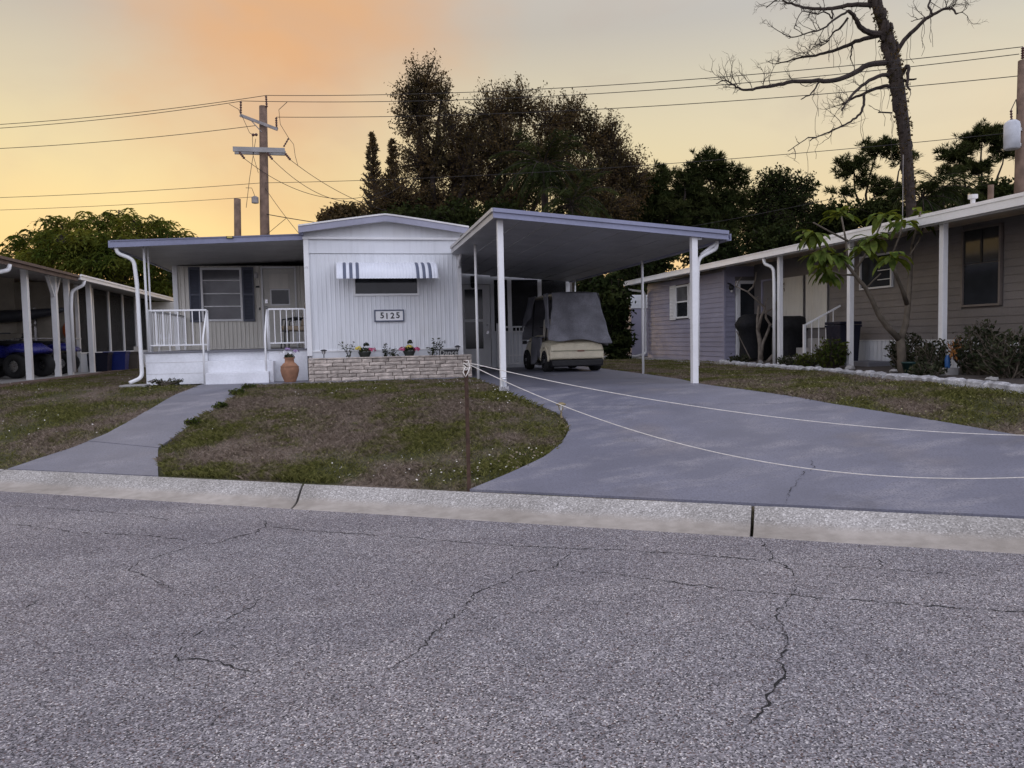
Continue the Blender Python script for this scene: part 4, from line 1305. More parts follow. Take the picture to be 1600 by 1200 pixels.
# screened room at the back of the carport
rm = thing('screened_room', (3.9, 18.65, ZG), 'screened room with white door and knee wall at the back of the carport', 'screened room')
Yb = 18.66
MB().box(2.2, 2.74, Yb, Yb + .08, ZG, 3.09).box(2.74, 3.47, Yb, Yb + .08, 2.80, 3.05).box(3.47, 3.56, Yb, Yb + .08, ZG, 2.98).box(3.56, 5.50, Yb, Yb + .08, 2.90, 2.98).build('wall', WHITE, rm)
d2 = MB().box(2.75, 3.46, Yb + .01, Yb + .05, ZG + .04, 2.79).build('door', TRIM, rm, bevel=.004)
MB().box(2.83, 3.27, Yb - .002, Yb + .006, 1.95, 2.67).build('upper_pane', GLASS, d2)
MB().box(2.83, 3.27, Yb - .002, Yb + .006, 1.22, 1.88).build('lower_pane', GLASS, d2)
MB().ball((3.38, Yb - .03, 1.80), .03).build('handle', STEEL, d2, smooth=True)
MB().box(3.35, 3.41, Yb - .01, Yb + .009, 1.58, 1.66).build('lock', STEEL, d2)
ribbed('knee_wall', 3.56, 5.5, Yb + .02, ZG + .04, 1.60, WHITE, rm, pitch=.11)
MB().box(3.56, 5.5, Yb + .03, Yb + .06, ZG, 1.60).build('knee_wall_back', WHITE, rm)
MB().box(3.56, 5.5, Yb - .01, Yb + .07, 1.60, 1.64).build('sill', TRIM, rm)
for x in (3.95, 4.72, 5.45):
    MB().box(x - .05, x + .05, Yb, Yb + .06, 1.64, 2.90).build('mullion', TRIM, rm)
for a, b in ((3.56, 3.90), (4.0, 4.67), (4.77, 5.40)):
    MB().box(a, b, Yb + .025, Yb + .03, 1.64, 2.90).build('screen', SCREEN, rm)
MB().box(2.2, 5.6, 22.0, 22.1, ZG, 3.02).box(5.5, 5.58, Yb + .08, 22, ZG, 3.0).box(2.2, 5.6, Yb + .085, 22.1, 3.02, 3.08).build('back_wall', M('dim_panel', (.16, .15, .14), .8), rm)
lt = MB().box(2.98, 3.08, Yb - .10, Yb - .005, 2.83, 2.99)
lt.lathe((3.03, Yb - .06, 2.70), [(.03, 0), (.05, .04), (.05, .12)], 8)
lt.build('door_lamp', BLACK, rm)
gate = MB().box(3.58, 3.63, Yb - .16, Yb - .11, ZG, 1.83)
for z in (1.72, 1.02, .82):
    gate.box(3.63, 4.45, Yb - .15, Yb - .12, z, z + .035)
gate = gate.build('gate', TRIM, rm)
for i in range(9):
    MB().box(3.70 + i * .09, 3.718 + i * .09, Yb - .145, Yb - .125, .855, 1.72).build('baluster', TRIM, gate)

# ------------------------------------------------------------------ neighbour on the right: grey lap siding under a long white eave
rn = thing('grey_house', (10.5, 15, ZG), 'grey lap-sided house with long white eave and porch posts beyond the driveway', 'house')
BH = .127


def board_mesh(L, h, axis):
    """one lap board, thicker at its lower edge; runs along the axis from the origin, faces -X or -Y"""
    pr = [(0, 0), (-.020, 0), (-.020, .010), (-.006, h + .008), (0, h + .008)]
    mb = MB()
    if axis == 'y':
        mb.prism([(a, b) for a, b in pr], 'y', 0, L)
    else:
        vs = []
        for x in (0, L):
            vs += [(x, a, b) for a, b in pr]
        n = len(pr)
        mb.add(vs, [tuple(range(n)), tuple(range(2 * n - 1, n - 1, -1))] + [(i, (i + 1) % n, n + (i + 1) % n, n + i) for i in range(n)])
    return mb.mesh('siding_board')


def lap_wall(spans, z0, z1, axis, fixed, mat, parent, h=BH):
    """spans: (a, b, skip z-ranges) along the axis"""
    for a, b, holes in spans:
        me = board_mesh(b - a, h, axis)
        me.materials.append(mat)
        z = z0
        while z < z1 - .03:
            if not any(p - h * .6 < z < q - h * .4 for p, q in holes):
                link('siding_board', me, mat, parent, (fixed, a, z) if axis == 'y' else (a, fixed, z))
            z += h


X1, X2, YC = 9.40, 10.2, 18.05
MB().box(X1 + .03, 13, YC + .03, 23.2, ZG, 3.1).box(X2 + .03, 13, 5, YC, ZG, 3.2).build('core_wall', GREYSID_B, rn)
lap_wall([(YC, 19.66, []), (19.66, 21.42, [(1.90, 2.90)]), (21.42, 23.2, [])], ZG + .02, 3.02, 'y', X1 + .02, GREYSID, rn)
MB().box(X1 - .012, X1 + .05, YC - .012, YC + .07, ZG, 3.1).build('corner_board', GREYSID, rn)
lap_wall([(X1 + .06, 9.70, []), (9.70, 10.52, [(ZG, 2.86)]), (10.52, 10.9, [])], ZG + .02, 3.1, 'x', YC + .02, GREYSID, rn)
lap_wall([(4.6, 10.35, []), (10.35, 11.2, [(1.80, 3.14)]), (11.2, 12.85, []), (12.85, 13.85, [(2.25, 2.98)]), (13.85, 14.85, [])], 1.27, 3.2, 'y', X2 + .02, GREYSID_B, rn)
# skirting of the long wall
sk = MB()
for i in range(90):
    y = 4.6 + i * .1145
    sk.box(X2 - .012, X2 + .02, y, y + .10, ZG, 1.255)
sk.build('skirting', WHITE, rn)
MB().box(X2 - .03, X2 + .02, 4.6, 14.9, 1.255, 1.275).build('skirting_cap', TRIM, rn)


def frame_x(x, y0, y1, z0, z1, w, mat, parent, name='window_frame', d=.04):
    mb = MB()
    for a, b, c, e in ((y0, y1, z0, z0 + w), (y0, y1, z1 - w, z1), (y0, y0 + w, z0 + w, z1 - w), (y1 - w, y1, z0 + w, z1 - w)):
        mb.box(x - d, x + .02, a, b, c, e)
    return mb.build(name, mat, parent, bevel=.003)


w1 = frame_x(X1, 20.10, 20.97, 1.93, 2.87, .05, TRIM, rn)
MB().box(X1 - .03, X1 - .005, 20.15, 20.92, 2.38, 2.42).build('sash_bar', TRIM, w1)
MB().box(X1 - .008, X1 - .002, 20.15, 20.92, 1.98, 2.38).build('lower_pane', GLASS, w1)
MB().box(X1 - .008, X1 - .002, 20.15, 20.92, 2.42, 2.82).build('upper_pane', GLASSG, w1)
for a, b in ((20.99, 21.38), (19.70, 20.08)):
    s_ = MB().box(X1 - .03, X1, a, b, 1.90, 2.90)
    z = 1.96
    while z < 2.84:
        s_.hexa([(X1 - .032, a + .04, z), (X1 - .032, b - .04, z), (X1 - .03, b - .04, z + .03), (X1 - .03, a + .04, z + .03)], [(X1 - .045, a + .04, z), (X1 - .045, b - .04, z), (X1 - .031, b - .04, z + .032), (X1 - .031, a + .04, z + .032)])
        z += .042
    s_.build('shutter', TRIM, rn)
w2 = frame_x(X2, 10.38, 11.18, 1.82, 3.12, .035, M('bronze_frame', (.20, .17, .15), .5), rn)
MB().box(X2 - .004, X2 + .004, 10.41, 11.15, 1.85, 2.52).build('lower_pane', GLASS, w2)
MB().box(X2 - .008, X2 + .000, 10.41, 11.15, 2.54, 3.09).build('upper_pane', glass('reflecting_glass', (.03, .03, .03)), w2)
MB().box(X2 - .02, X2 - .009, 10.76, 10.80, 2.54, 3.09).build('muntin', BLACK, w2)
w3 = frame_x(X2, 12.88, 13.82, 2.28, 2.95, .035, TRIM, rn)
MB().box(X2 - .004, X2 + .004, 12.91, 13.79, 2.31, 2.92).build('pane', GLASS, w3)
for z in (2.44, 2.62):
    MB().box(X2 - .015, X2 - .005, 12.91, 13.3, z, z + .015).build('louvre', TRIM, w3)
# door in the front-facing wall
dr = MB().box(9.82, 10.40, YC - .01, YC + .03, ZG + .05, 2.72).build('storm_door', GLASS, rn)
f_ = MB().box(9.72, 9.82, YC - .05, YC + .03, ZG, 2.80).box(10.40, 10.50, YC - .05, YC + .03, ZG, 2.80).box(9.82, 10.40, YC - .05, YC + .03, 2.72, 2.80)
f_.build('door_frame', TRIM, dr, bevel=.004)
l_ = MB().bar((9.50, YC, 2.74), (9.50, YC - .16, 2.70), .03).ball((9.50, YC - .17, 2.62), .07, .07, .08)
l_.build('porch_lamp', BLACK, rn)
MB().ball((9.51, YC - .18, 2.53), .035).build('lamp_bulb', PVC, rn, smooth=True)
# ribbed white panels and a louvred panel on the long wall, with the dark opening between
lv = MB().box(X2 - .015, X2 + .01, 17.0, 17.55, 1.62, 2.75)
lv.build('louvred_panel', GREYSID_B, rn)
frame_x(X2 - .01, 16.97, 17.58, 1.59, 2.78, .04, GREYSID, rn, 'panel_frame')
for a, b in ((14.92, 15.72), (15.82, 16.75)):
    p_ = MB()
    k = int((b - a) / .065)
    for i in range(k):
        p_.box(X2 - .022, X2 + .01, a + i * .065, a + i * .065 + .056, 1.55, 2.75)
    p_.box(X2 - .008, X2 + .005, a, b, 1.55, 2.75)
    p_.build('ribbed_panel', WHITE2, rn)
# roof, fascia, gutter, posts
EX = 8.97
mb = MB().hexa([(EX + .03, 3.9, 3.10), (EX + .03, 23.9, 3.10), (14, 23.9, 3.75), (14, 3.9, 3.75)], [(EX + .03, 3.9, 3.20), (EX + .03, 23.9, 3.20), (14, 23.9, 3.85), (14, 3.9, 3.85)])
mb.build('roof', SOFFIT, rn)
gt = MB().box(EX, EX + .027, 3.9, 23.9, 3.075, 3.235).box(EX - .085, EX - .001, 3.9, 23.9, 3.09, 3.105).box(EX - .10, EX - .085, 3.9, 23.9, 3.09, 3.205).box(EX - .11, EX - .085, 3.9, 23.9, 3.206, 3.225)
gt.build('gutter', TRIM, rn)
MB().box(EX - .02, EX + .25, 3.9, 13.9, 3.237, 3.275).build('roof_edge', ROOFW, rn)
MB().hexa([(EX + .2, 3.9, 3.27), (EX + .2, 13.7, 3.27), (13.9, 13.7, 3.88), (13.9, 3.9, 3.88)], [(EX + .2, 3.9, 3.30), (EX + .2, 13.7, 3.30), (13.9, 13.7, 3.92), (13.9, 3.9, 3.92)]).build('roof_covering', ROOFW, rn)
for y in (10.36, 12.62, 14.98):
    post(9.10, y, 3.14, .09, rn, z0=ZG)
downspout('downspout', [(EX - .04, 15.35, 3.08), (EX - .03, 15.33, 2.96), (9.03, 15.12, 2.86), (9.03, 15.10, 2.5), (9.03, 15.10, .78)], rn, .07)
downspout('downspout', [(EX - .04, 23.75, 3.08), (EX, 23.72, 2.95), (9.34, 23.25, 2.86), (9.36, 23.25, 2.4), (9.36, 23.25, .90), (9.2, 23.2, .82)], rn, .07)
MB().lathe((9.75, 10.5, 3.36), [(.035, 0), (.035, .14), (.07, .15), (.07, .21)], 10).build('roof_vent', PVC, rn)
MB().lathe((11.55, 12.03, 3.6), [(.05, 0), (.05, .46)], 12).build('roof_stack', WOODP, rn)
st = MB().box(9.35, 10.1, 14.2, 15.2, ZG, .92).box(9.62, 10.1, 14.2, 15.2, .92, 1.12).box(9.9, 10.18, 14.2, 15.2, 1.12, 1.32)
st.build('steps', SLABC, rn, bevel=.01)
rl = MB().bar((9.45, 14.62, ZG), (9.45, 14.62, 1.62), .05).bar((9.45, 14.62, 1.60), (10.15, 14.4, 2.0), .035)
for i in range(1, 5):
    f = i / 5
    rl.bar((9.45 + .7 * f, 14.62 - .22 * f, .9 + .2 * f), (9.45 + .7 * f, 14.62 - .22 * f, 1.60 + .4 * f), .016)
rl.build('stair_railing', TRIM, rn)
MB().box(8.7, 12.9, 13.8, 24, ZG - .02, ZG + .02).build('porch_slab', SLABC, rn)
MB().box(9.55, 10.15, 12.7, 13.5, ZG + .02, ZG + .14).build('utility_box', M('grey_box', (.16, .16, .18), .6), rn, bevel=.01)

# small shed behind it
sh = thing('garden_shed', (10.1, 25.6, ZG), 'small narrow shed with white ribbed top behind the grey house', 'shed')
MB().box(9.73, 11.5, 25.5, 27.2, ZG, 2.42).build('wall', GREYSID, sh)
for i in range(10):
    MB().box(9.70, 11.52, 25.47, 27.2, 2.42 + i * .047, 2.42 + i * .047 + .04).build('roof_panel', WHITE, sh)
pp = MB().tube([(6.6, 23.6, ZG + .05), (7.8, 23.2, ZG + .06), (9.0, 23.2, ZG + .07), (9.28, 23.25, ZG + .12)], .045, 8)
tag(pp.build('drain_pipe', PVC, smooth=True), 'white plastic drain pipe lying on the grass behind the carport', 'pipe')

# garden bed with white edging
bed = MB()
EDGE = [(9.05, 17.55), (8.80, 16.6), (8.613, 15.71), (8.50, 14.4), (8.39, 13.125), (8.25, 12.0), (8.069, 10.84), (7.90, 9.95), (7.737, 9.06), (7.65, 8.2), (7.62, 7.42), (7.75, 6.4), (8.0, 5.5)]
Er = resample(EDGE, 30)
for x, y in Er:
    bed.v += [(x + .05, y, gz(x, y) + .045), (X2, y, gz(x, y) + .06)]
for i in range(30):
    bed.f.append((2 * i, 2 * i + 1, 2 * i + 3, 2 * i + 2))
b_ = bed.build('garden_bed', M('dark_mulch', (.085, .07, .062), .95, .4, 14, bump=1., bscale=40, fine=.5))
b_['kind'] = 'structure'
ed = thing('garden_edging', (8.2, 12, ZG), 'low white painted stone edging curving along the garden bed', 'edging')
Es = resample(EDGE, 34)
for i in range(34):
    (xa, ya), (xb, yb) = Es[i], Es[i + 1]
    d = Vector((xb - xa, yb - ya))
    nrm_ = Vector((-d.y, d.x)).normalized()
    za = gz(xa, ya)
    mb = MB()
    K = 4
    for k in range(K + 1):
        f = .01 + .98 * k / K
        x, y = xa + d.x * f, ya + d.y * f
        j = [rnd.uniform(-.018, .018) for _ in range(4)]
        h = .088 + rnd.uniform(-.014, .016) - (.02 if k in (0, K) else 0)
        for a, z in ((-.075 + j[0], -.03), (-.07 + j[1], h * .7), (-.03, h), (.04 + j[2], h + j[3] * .4), (.08, h * .6), (.085, -.03)):
            mb.v.append((x + nrm_.x * a, y + nrm_.y * a, za + z))
    for k in range(K):
        for q in range(6):
            mb.f.append((k * 6 + q, k * 6 + (q + 1) % 6, (k + 1) * 6 + (q + 1) % 6, (k + 1) * 6 + q))
    mb.f.append(tuple(range(6)))
    mb.f.append(tuple(K * 6 + q for q in range(5, -1, -1)))
    mb.build('edging_stone', STONEW, ed)

# ------------------------------------------------------------------ neighbour on the left: open carport and screened room
ln = thing('neighbour_carport_house', (-8.5, 22, ZG), 'dim house with open carport, white posts and screened room past the porch', 'house')
MB().box(-14, -6.98, 14.5, 24.2, ZG - .02, ZG + .015).build('carport_slab', SLABC, ln)
MB().box(-6.97, -6.5, 15.5, 33, ZG - .02, ZG + .012).build('paver_strip', PAVER, ln)
EXL = -6.72
mb = MB().hexa([(EXL - .04, 13, 3.20), (EXL - .04, 33, 3.20), (-12.5, 33, 3.75), (-12.5, 13, 3.75)], [(EXL - .04, 13, 3.30), (EXL - .04, 33, 3.30), (-12.5, 33, 3.85), (-12.5, 13, 3.85)])
mb.build('roof', SOFFIT, ln)
MB().box(EXL - .035, EXL, 13, 21.75, 3.16, 3.30).box(EXL, EXL + .05, 13, 21.75, 3.25, 3.31).build('brown_fascia', BROWNF, ln)
MB().box(EXL - .03, EXL + .06, 21.76, 33, 3.20, 3.32).box(EXL + .06, EXL + .085, 21.76, 33, 3.29, 3.335).build('white_gutter', TRIM, ln)
for y in (16.9, 19.4, 21.15, 22.05, 23.8):
    post(-7.1, y, 3.25, .125, ln, z0=ZG)
br_ = MB().bar((-7.1, 20.75, 3.23), (-7.1, 21.12, 2.72), .07).bar((-7.1, 21.55, 3.23), (-7.1, 21.18, 2.72), .07)
br_.build('post_brace', TRIM, ln)
downspout('downspout', [(-6.70, 22.15, 3.20), (-6.72, 22.13, 3.08), (-6.98, 22.05, 2.93), (-7.0, 22.0, 2.5), (-7.0, 22.0, .82)], ln, .09)
downspout('downspout', [(-6.70, 17.6, 3.18), (-6.72, 17.58, 3.06), (-7.0, 17.3, 2.95), (-7.02, 17.0, 2.5), (-7.02, 17.0, .8)], ln, .09)
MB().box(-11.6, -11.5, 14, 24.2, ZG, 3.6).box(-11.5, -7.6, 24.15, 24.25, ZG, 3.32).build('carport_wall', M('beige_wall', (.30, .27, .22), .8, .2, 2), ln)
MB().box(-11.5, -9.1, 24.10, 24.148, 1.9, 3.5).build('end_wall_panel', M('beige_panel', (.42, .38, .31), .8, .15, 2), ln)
MB().box(-7.62, -7.52, 24.2, 32.6, ZG, 1.27).build('knee_wall', WHITE, ln)
MB().box(-7.66, -7.50, 24.2, 32.6, 1.27, 1.31).build('knee_wall_cap', TRIM, ln)
ys = [24.25, 25.6, 27.2, 28.8, 30.4, 32.0]
for y in ys:
    MB().box(-7.60, -7.52, y - .05, y + .05, 1.31, 3.25).build('screen_post', TRIM, ln)
for a, b in zip(ys[:-1], ys[1:]):
    MB().box(-7.57, -7.565, a + .05, b - .05, 1.31, 3.25).build('screen', SCREEN, ln)
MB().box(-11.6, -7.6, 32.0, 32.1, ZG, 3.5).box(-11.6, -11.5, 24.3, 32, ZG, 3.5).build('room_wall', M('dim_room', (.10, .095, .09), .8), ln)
MB().box(-7.50, -4.9, 32.0, 33.4, ZG, 3.15).build('end_store', WHITE2, ln)


def atv(loc, rz, label):
    a = thing('quad_bike', loc, label, 'quad bike')
    L = loc

    def P(x, y, z):
        c, s = math.cos(rz), math.sin(rz)
        return (L[0] + x * c - y * s, L[1] + x * s + y * c, L[2] + z)
    for sx in (-1, 1):
        for sy in (-1, 1):
            w = MB()
            n = 18
            pr = [(.14, -.11), (.24, -.12), (.285, -.09), (.295, 0), (.285, .09), (.24, .12), (.14, .11)]
            for r, h in pr:
                for k in range(n):
                    t = 2 * math.pi * k / n
                    w.v.append(P(sx * .42 + h, sy * .62 + r * math.cos(t), .295 + r * math.sin(t)))
            for i in range(len(pr)):
                i2 = (i + 1) % len(pr)
                for k in range(n):
                    w.f.append((i * n + k, i * n + (k + 1) % n, i2 * n + (k + 1) % n, i2 * n + k))
            t_ = w.build('tyre', RUBBER, a, smooth=True)
            h_ = MB()
            for k in range(n):
                t = 2 * math.pi * k / n
                h_.v.append(P(sx * .42 + sx * .06, sy * .62 + .145 * math.cos(t), .295 + .145 * math.sin(t)))
            h_.f.append(tuple(range(n)))
            h_.build('rim', STEEL, t_)

    def loft(secs, mat, name):
        b = MB()
        n = len(secs[0][1])
        for y, ring in secs:
            for x, z in ring:
                b.v.append(P(x, y, z))
        for i in range(len(secs) - 1):
            for k in range(n):
                b.f.append((i * n + k, i * n + (k + 1) % n, (i + 1) * n + (k + 1) % n, (i + 1) * n + k))
        b.f.append(tuple(range(n)))
        b.f.append(tuple((len(secs) - 1) * n + k for k in range(n)))
        return b.build(name, mat, a, smooth=True)

    def ring(w, z0, z1, t=.6):
        return [(-w, z0), (w, z0), (w, z0 + (z1 - z0) * .6), (w * t, z1), (-w * t, z1), (-w, z0 + (z1 - z0) * .6)]
    loft([(-.98, ring(.36, .60, .70)), (-.7, ring(.52, .64, .84)), (-.42, ring(.50, .62, .82)), (-.2, ring(.2, .5, .76)), (.25, ring(.2, .5, .84)), (.45, ring(.50, .62, .92)), (.72, ring(.52, .64, .92)), (.98, ring(.34, .60, .74))], BLUEV, 'body')
    loft([(-.62, ring(.16, .82, .90)), (-.3, ring(.18, .78, .90)), (.12, ring(.14, .82, .92))], BLACKF, 'seat')
    loft([(-.6, ring(.15, .3, .5)), (.6, ring(.15, .3, .5))], BLACK, 'engine')
    hb = MB().tube([P(-.38, .18, 1.10), P(-.2, .28, 1.10), P(0, .32, 1.04), P(.2, .28, 1.10), P(.38, .18, 1.10)], .018, 6)
    hb.tube([P(0, .32, 1.04), P(0, .45, .85)], .03, 6)
    hb.build('handlebar', BLACK, a)
    rk = MB()
    for y0, y1 in ((-1.0, -.5), (.5, .98)):
        z = .95
        rk.tube([P(-.36, y0, z), P(.36, y0, z), P(.36, y1, z), P(-.36, y1, z), P(-.36, y0, z)], .012, 5)
        for k in (-.18, 0, .18):
            rk.tube([P(k, y0, z), P(k, y1, z)], .01, 5)
    rk.build('rack', STEEL, a)
    return a


atv((-8.15, 20.9, ZG + .015), rad(70), 'blue quad bike under the neighbouring carport, between the thick posts')
atv((-8.2, 23.0, ZG + .015), rad(96), 'blue quad bike under the neighbouring carport, nearer the screened room')
ky = MB()
rings = []
for i in range(13):
    f = i / 12
    w = .30 * math.sin(math.pi * (.04 + .92 * f)) ** .6
    rings.append([(-11.3 + 3.6 * f, 23.75 + w * .9 * math.cos(2 * math.pi * k / 10), 2.35 + .18 * (2 * f - 1) ** 2 + w * .6 * math.sin(2 * math.pi * k / 10)) for k in range(10)])
for r in rings:
    ky.v += r
for i in range(12):
    for k in range(10):
        ky.f.append((i * 10 + k, i * 10 + (k + 1) % 10, (i + 1) * 10 + (k + 1) % 10, (i + 1) * 10 + k))
ky.f += [tuple(range(10)), tuple(120 + k for k in range(10))]
kt = ky.build('kayak', M('dark_kayak', (.05, .052, .06), .5), smooth=True)
tag(kt, 'long dark kayak stored along the neighbouring carport wall', 'kayak')
cg = thing('wall_rack', (-9.5, 24, 1.9), 'metal bracket rack holding the dark kayak on the carport wall', 'rack')
for x in (-10.4, -8.6):
    MB().bar((x, 24.07, 1.6), (x, 24.07, 2.6), .05).bar((x, 24.07, 2.10), (x, 23.45, 2.14), .05).build('bracket', STEEL, cg)
og = thing('string_trimmer', (-7.75, 24.0, ZG), 'orange garden trimmer hanging upright behind the neighbouring carport posts', 'garden tool')
MB().tube([(-7.75, 24.0, ZG + .02), (-7.75, 24.02, 2.1)], .018, 6).build('shaft', STEEL, og)
MB().ball((-7.75, 23.98, 1.95), .14, .12, .24).build('motor', ORANGE, og, smooth=True)
MB().ball((-7.75, 24.0, 1.45), .1, .1, .1).build('guard', REDP, og, smooth=True)


def tub(name, loc, w, d, h, mat, label, cat, lid=True, group=None):
    t = thing(name, loc, label, cat, group)
    x, y, z = loc
    b = MB().hexa([(x - w * .42, y - d * .42, z), (x + w * .42, y - d * .42, z), (x + w * .42, y + d * .42, z), (x - w * .42, y + d * .42, z)],
                  [(x - w / 2, y - d / 2, z + h * .93), (x + w / 2, y - d / 2, z + h * .93), (x + w / 2, y + d / 2, z + h * .93), (x - w / 2, y + d / 2, z + h * .93)])
    b.build('body', mat, t, bevel=.015)
    rim = MB()
    for q in (-1, 1):
        rim.box(x - w * .53, x + w * .53, y + q * d * .5 - .012, y + q * d * .5 + .012, z + h * .88, z + h * .925)
    rim.build('rim', mat, t)
    if lid:
        MB().box(x - w * .53, x + w * .53, y - d * .53, y + d * .53, z + h * .935, z + h).build('lid', mat, t, bevel=.015)
    return t


tub('recycling_tub', (-6.98, 25.75, ZG), .62, .5, .58, BLUEB, 'bright blue plastic tub on the ground by the screened room', 'tub')
tub('storage_tub', (-7.25, 25.0, ZG), .6, .5, .56, NAVY, 'dark navy tub next to the bright blue tub', 'tub')
tub('storage_box', (-6.80, 26.6, ZG), .55, .5, .56, M('brown_box', (.10, .085, .07), .8), 'dull brown box next to the bright blue tub', 'box')
tag(MB().hexa([(-6.95, 27.5, ZG), (-6.6, 27.6, ZG), (-6.6, 27.65, ZG), (-6.95, 27.55, ZG)], [(-7.0, 27.8, 1.45), (-6.85, 27.9, 1.45), (-6.85, 27.94, 1.45), (-7.0, 27.84, 1.45)]).build('board', M('pale_board', (.4, .37, .33), .8), bevel=.004),
    'pale board leaning on the knee wall beside the tubs', 'board')
sl_ = thing('step_ladder', (-5.9, 27.2, ZG), 'white folding step ladder standing behind the porch railing', 'ladder')
for x in (-6.1, -5.7):
    MB().bar((x, 27.0, ZG), (x + (.06 if x < -6 else -.06), 27.3, 1.85), .045, .025).build('side_rail', TRIM, sl_)
    MB().bar((x, 27.7, ZG), (x + (.06 if x < -6 else -.06), 27.34, 1.82), .03, .02).build('rear_leg', TRIM, sl_)
for i in range(5):
    f = (i + .7) / 5.4
    MB().box(-6.08 + .06 * f, -5.72 - .06 * f, 27.0 + .3 * f - .05, 27.0 + .3 * f + .05, ZG + 1.1 * f, ZG + 1.1 * f + .03).build('tread', TRIM, sl_)

# ------------------------------------------------------------------ planter of split stone
pl = thing('stone_planter', (.8, 14.8, ZG), 'low planter of tan split stone blocks along the front of the mobile home', 'planter')
PX0, PX1, PYF = -.72, 2.32, 14.56
MB().box(PX0 + .03, PX1 - .03, PYF + .03, 14.97, ZG - .01, 1.115).build('mortar_core', MORTAR, pl)
BHt = .0675
r = random.Random(8)
for c in range(6):
    z = ZG + .006 + c * BHt
    x = PX0
    first = .10 if c % 2 == 0 else .335
    while x < PX1 - .01:
        w = first if x == PX0 else r.choice([.335, .335, .335, .30, .19])
        w = min(w, PX1 - x)
        if PX1 - x - w < .06:
            w = PX1 - x
        mb = MB()
        a, b = x + .006, x + w - .006
        y0 = PYF + r.uniform(-.008, .010)
        nx = max(2, int(w / .05))
        for i in range(nx + 1):
            xx = a + (b - a) * i / nx
            for zz in (z, z + .02, z + .042, z + BHt - .008):
                e = .008 if zz in (z,) or zz > z + .05 or i in (0, nx) else 0
                mb.v.append((xx, y0 + e + r.uniform(-.006, .006), zz))
        for i in range(nx):
            for k in range(3):
                mb.f.append((i * 4 + k, (i + 1) * 4 + k, (i + 1) * 4 + k + 1, i * 4 + k + 1))
        nv = len(mb.v)
        yb = PYF + .09
        mb.v += [(a, yb, z), (b, yb, z), (b, yb, z + BHt - .008), (a, yb, z + BHt - .008)]
        mb.f += [tuple(i * 4 + 3 for i in range(nx + 1)) + (nv + 2, nv + 3), tuple(i * 4 for i in range(nx, -1, -1)) + (nv, nv + 1),
                 (0, 1, 2, 3, nv + 3, nv), (nx * 4 + 3, nx * 4 + 2, nx * 4 + 1, nx * 4, nv + 1, nv + 2)]
        mb.build('stone_block', BRICK, pl)
        x += w
    for xe, sg in ((PX0, 1), (PX1, -1)):
        MB().box(min(xe, xe + sg * .028), max(xe, xe + sg * .028), PYF + .10, 14.97, z, z + BHt - .008).build('stone_block', BRICK, pl)
for i in range(9):
    a = PX0 + (PX1 - PX0) * i / 9
    MB().box(a + .004, a + (PX1 - PX0) / 9 - .004, PYF - .006 + .003 * (i % 2), PYF + .13, ZG + .006 + 6 * BHt, ZG + 6 * BHt + .03).build('cap_stone', BRICK, pl, bevel=.006)
MB().box(PX0 + .1, PX1 - .1, PYF + .131, 14.96, 1.10, 1.135).build('soil', M('planter_soil', (.05, .04, .032), .95, .3, 20, bump=.8), pl)
PZ = 1.132


def petals(c, rx, rz, n, size, seed, ry=None):
    q = np.random.default_rng(seed)
    d = q.normal(size=(n, 3))
    d /= np.linalg.norm(d, axis=1)[:, None]
    d[:, 2] = np.abs(d[:, 2]) * .9 - .1
    C_ = np.array(c) + d * [rx, ry or rx, rz] * q.uniform(.6, 1, n)[:, None]
    A = np.cross(d, q.normal(size=(n, 3)))
    A /= np.linalg.norm(A, axis=1)[:, None]
    B = np.cross(d, A)
    s_ = q.uniform(.6, 1.2, n)[:, None] * size
    V = np.stack([C_ - A * s_, C_ - B * s_ * .7 + d * s_ * .3, C_ + A * s_, C_ + B * s_ * .7 + d * s_ * .3], 1).reshape(-1, 3)
    return V, np.arange(n * 4).reshape(-1, 4)


def leafy(name, V, F, mat, parent):
    me = np_mesh(name, V - np.array(BASE[parent]), quad=F)
    return link(name, me, mat, parent)


def flower_pot(x, y, label, groups, w=.12):
    t = thing('flower_pot', (x, y, PZ), label, 'flower pot')
    MB().lathe((x, y, PZ), [(w * .6, 0), (w * .95, .10), (w, .105), (w, .125), (w * .85, .125)], 14).build('pot', POTD, t)
    for i, (mat, dx, dz, rx) in enumerate(groups):
        V, F = petals((x + dx, y, PZ + .15 + dz), rx, .075, 60, .022, i + int(x * 100) % 97)
        leafy('blossom', V, F, mat, t)
    V, F = petals((x, y, PZ + .14), w * 1.1, .10, 70, .028, 5)
    leafy('leaves', V, F, LEAF_DARKB, t)
    return t


flower_pot(.31, 14.78, 'pot with one yellow and one pink blossom cluster on the planter', [(YELLOW, -.11, .03, .075), (PINK, .13, .0, .10), (LEAF_DARKB, .03, .10, .06)], .12)
flower_pot(1.145, 14.76, 'dark pot of mixed yellow and pink flowers in the middle of the planter', [(YELLOW, .0, .04, .09), (PINK, -.13, .0, .07), (PINK, .14, -.01, .08), (LEAF_DARKB, .02, .13, .05)], .115)


